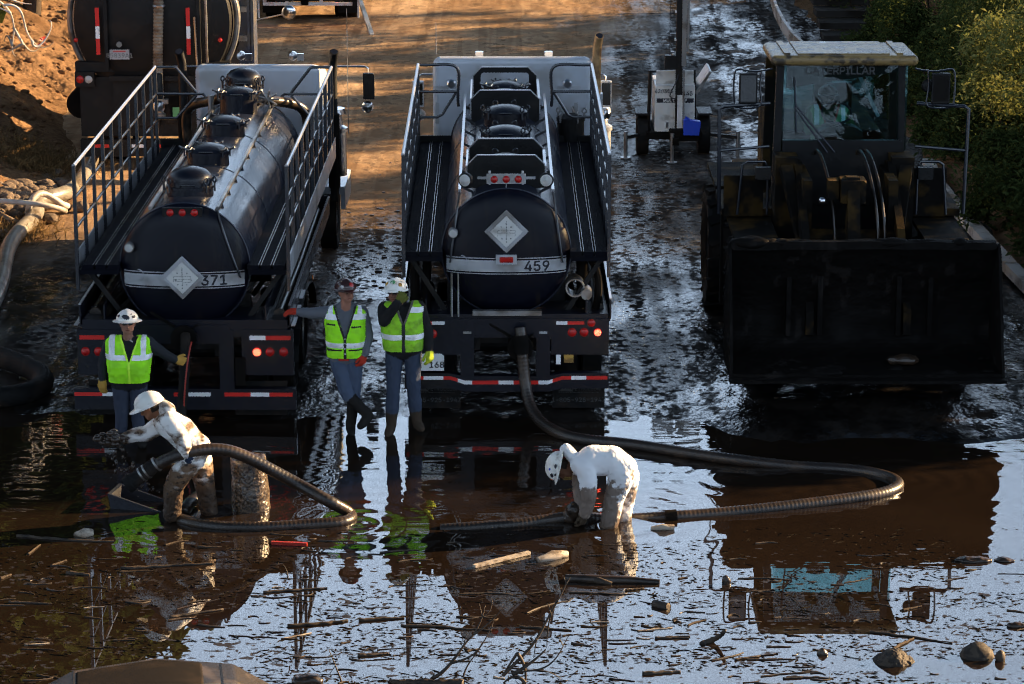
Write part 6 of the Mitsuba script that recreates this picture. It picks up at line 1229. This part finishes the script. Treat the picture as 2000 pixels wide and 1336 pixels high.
spec = [([(35, 1046), (120, 1054), (220, 1058)], .022, 'm_wood', 'long thin dark branch floating at the left below the scoop'), ([(238, 1110), (320, 1106), (415, 1101)], .024, 'm_wood', 'straight dark stick floating across the green vest reflection'),
 ([(130, 1119), (175, 1123)], .028, 'm_wood', 'short thick black stick near the left edge'), ([(18, 1176), (100, 1179)], .018, 'm_wood', 'thin black stick at the left edge above the drowned car'), ([(330, 1206), (436, 1190)], .020, 'm_wood', 'slanting stick over the white reflection at lower left'),
 ([(515, 1157), (640, 1148)], .020, 'm_wood', 'long stick floating left of the railing reflection'), ([(562, 1223), (650, 1216), (680, 1212)], .026, 'm_bark', 'knobbly brown stick in front of the railing reflection'), ([(785, 1221), (880, 1226), (960, 1231)], .016, 'm_wood', 'thin straight stick in the pale water left of the twig bushes'),
 ([(1015, 1224), (1115, 1231)], .014, 'm_wood', 'thin dark stick between the upright twigs'), ([(700, 1212), (790, 1207)], .024, 'm_bark', 'rough brown stick crossing the pale reflection left of centre'), ([(700, 1281), (760, 1277)], .022, 'm_wood', 'dark stick at the lower left of the pale water'),
 ([(1112, 1157), (1220, 1160)], .012, 'm_wood', 'thin stick parallel below the charred log'), ([(1222, 1153), (1258, 1149)], .016, 'm_bark', 'short reddish stick right of the charred log'), ([(1435, 1288), (1520, 1276)], .012, 'm_wood', 'thin slanting stick left of the round muddy rock'), ([(1700, 1234), (1780, 1244), (1860, 1256)], .014, 'm_wood', 'long thin stick above the round muddy rock'),
 ([(1742, 1268), (1785, 1246)], .02, 'm_bark', 'bent stick leaning behind the round muddy rock'), ([(1300, 1245), (1348, 1243)], .016, 'm_wood', 'short dark stick in the pale water at right'), ([(1762, 1192), (1800, 1184)], .016, 'm_bark', 'brown curved stick under the mirrored mirror'), ([(1255, 1316), (1330, 1312)], .026, 'm_wood', 'black curved bark piece at the bottom right of the twigs'),
 ([(1530, 1325), (1592, 1322)], .012, 'm_wood', 'thin stick at the bottom edge left of the rocks'), ([(1280, 1246), (1345, 1246)], .016, 'm_wood', 'dark stick end at the left of the forked stick'), ([(0, 1130), (22, 1122)], .02, 'm_bark', 'stick end at the left edge of the debris'), ([(55, 1082), (78, 1064)], .014, 'm_bark', 'pale brown stick near the left edge'), ([(100, 1105), (130, 1094)], .016, 'm_bark', 'short brown stick above the black stick at left'), ([(905, 1336), (760, 1332)], .05, 'm_wood', 'flat dark board at the bottom edge left of the twigs')]
for i, (pts, r, mat, lab) in enumerate(spec): stick(pts, r, mat, lab, seed=40 + i)
# upright twigs: two branched bushes of drowned twigs at the bottom centre, and small ones
def twig(name, label, roots):
    k = thing(name, label, 'branch', (0, 0, 0))
    for i, (y, pts, r) in enumerate(roots):
        q = spline([at_y(*p, y + .03 * j) for j, p in enumerate(pts)], 18); part(k, 'twig', sweep(q, np.linspace(r, r * .35, 18), 6), 'm_wood', True)
twig('drowned_branch', 'leafless twig bush rising from the water at the bottom, left one of two', [(25.6, [(845, 1325), (880, 1296), (905, 1262), (925, 1240)], .020), (25.6, [(880, 1296), (915, 1284), (933, 1270), (960, 1225)], .013), (25.6, [(925, 1240), (942, 1205), (947, 1182)], .010), (25.6, [(925, 1240), (958, 1214), (985, 1184)], .010), (25.6, [(942, 1205), (958, 1190), (960, 1168)], .006), (25.6, [(905, 1262), (912, 1235)], .007), (25.6, [(905, 1322), (920, 1290), (935, 1270), (940, 1255)], .010), (25.6, [(960, 1225), (964, 1214)], .006), (25.6, [(942, 1205), (936, 1178)], .006), (25.6, [(845, 1325), (830, 1340)], .022)])
twig('drowned_branch', 'taller leafless twig bush rising from the bottom edge below the right bending worker', [(25.5, [(982, 1320), (1020, 1282), (1048, 1248), (1070, 1208), (1090, 1172), (1106, 1140)], .018), (25.5, [(1090, 1172), (1076, 1200), (1068, 1265)], .012), (25.5, [(1106, 1140), (1114, 1128)], .008), (25.5, [(1106, 1140), (1101, 1127)], .007), (25.5, [(1076, 1200), (1070, 1180), (1066, 1182)], .007), (25.5, [(1000, 1318), (1040, 1292), (1066, 1268)], .02), (25.5, [(1010, 1276), (1024, 1302), (1026, 1334)], .022), (25.5, [(1010, 1276), (982, 1318)], .018), (25.5, [(1030, 1310), (1080, 1292), (1100, 1262), (1112, 1240)], .010), (25.5, [(1000, 1318), (1060, 1310), (1095, 1326)], .010), (25.5, [(1048, 1248), (1042, 1285)], .008), (25.5, [(1100, 1262), (1092, 1246)], .006), (25.5, [(1026, 1334), (1005, 1322), (975, 1345)], .02)])
twig('drowned_twig', 'single thin forked twig standing near the drowned car', [(25.6, [(668, 1334), (655, 1300), (642, 1268)], .010), (25.6, [(655, 1300), (640, 1322)], .005)])
twig('drowned_twig', 'small stub standing up left of the drowned car roof', [(25.9, [(64, 1322), (62, 1310), (70, 1300)], .016), (25.9, [(62, 1312), (60, 1325)], .02)])
twig('drowned_twig', 'thin upright twig in the brown water right of the white reflection', [(27.2, [(562, 1130), (560, 1115), (552, 1102)], .007)])
twig('drowned_twig', 'thin dark wire-like stalk standing at the right of the round rocks', [(25.7, [(1620, 1340), (1620, 1310)], .004)])
# scattered small sticks, each one of its own; tiny flecks as one mass
g = np.random.default_rng(77)
for i in range(330):
    px, py = g.uniform(-20, 2020), 1040 + 296 * g.beta(1.4, 1.1); L = g.gamma(2.0, 14) + 8; ang = g.normal(0, .10)
    if meshkit.fbm(np.array([[px / 170, py / 34, 3.0]]), 3, 8)[0] < .46 and i % 4: continue
    if (1170 < px < 1230 and py < 1060) or (80 < px < 560 and py > 1270): continue
    p = [(px, py), (px + L * .5, py + L * .5 * ang + g.normal(0, 1.5)), (px + L, py + L * ang)]
    mat = ('m_wood', 'm_bark', 'm_mudclod', 'm_woodlight')[int(g.choice(4, p=[.5, .27, .18, .05]))]
    stick(p, g.uniform(.005, .014), mat, 'small stick among the scattered debris floating on the flood water', 'stick', 'small floating sticks', 'small_stick', .004, 300 + i, 6)
n = 9000; px = g.uniform(-30, 2030, n); py = 1030 + 310 * g.beta(1.3, 1.0, n); dens = meshkit.fbm(np.stack([px / 140, py / 26, 0 * px], 1), 4, 3); kp = dens > .46; px, py = px[kp], py[kp]
P3 = np.array([at_z(a_, b_, .003) for a_, b_ in zip(px, py)]); m = len(P3); th = g.normal(0, .6, m); L = (g.gamma(1.6, .016, m) + .006)[:, None]; W = (g.uniform(.003, .010, m))[:, None]
u = np.stack([np.cos(th), np.sin(th), 0 * th], 1); w_2 = np.stack([-np.sin(th), np.cos(th), 0 * th], 1); top = V(0, 0, .006)
vv = np.stack([P3 - u * L, P3 + w_2 * W, P3 + u * L, P3 - w_2 * W, P3 + top], 1).reshape(-1, 3); i5 = np.arange(m)[:, None] * 5
scene['floating_flecks'] = mikit.ply(trimesh.Trimesh(vv, np.vstack([i5 + [0, 4, 1], i5 + [1, 4, 2], i5 + [2, 4, 3], i5 + [3, 4, 0]]), process=False), 'm_fleck'); labels['floating_flecks'] = {'label': 'tiny bark flecks and leaf bits floating all over the flood water', 'category': 'debris', 'kind': 'stuff'}
# the mud the left worker is flinging, and the sludge on the other worker's hose
ms = []
for i in range(110):
    t = g.uniform(0, 1) ** .8; x, y_ = 215 + 75 * t ** 1.6 + g.normal(0, 14), 852 + 110 * t + g.normal(0, 8); r = .006 + .022 * g.uniform() ** 2 * (1 - .6 * t); ms.append(ico(r, w_(x, y_, 30.45 + g.normal(0, .06)), 1, (1, 1, g.uniform(.8, 1.7))))
for i in range(40): ms.append(ico(g.uniform(.02, .05), w_(222 + g.normal(0, 12), 858 + g.normal(0, 7), 30.5 + g.normal(0, .05)), 2, (1.2, 1, .8)))
scene['flung_mud'] = mikit.ply(J(*ms), 'm_mudclod', smooth=True); labels['flung_mud'] = {'label': 'wet mud clump and drops falling from the left worker glove', 'category': 'mud', 'kind': 'stuff'}
single('sludge', J(*[rough(ico(.085, w_(1122 + dx, 998 + dy, 30.4 + .05 * q), 3, (1.1, 1, 1.2)), .03, 12, q) for q, (dx, dy) in enumerate(((0, 0), (-8, 8), (6, 10), (-2, 14)))]), 'm_mudclod', 'black sludge lump in the hands of the right bending worker', 'mud', smooth=True)
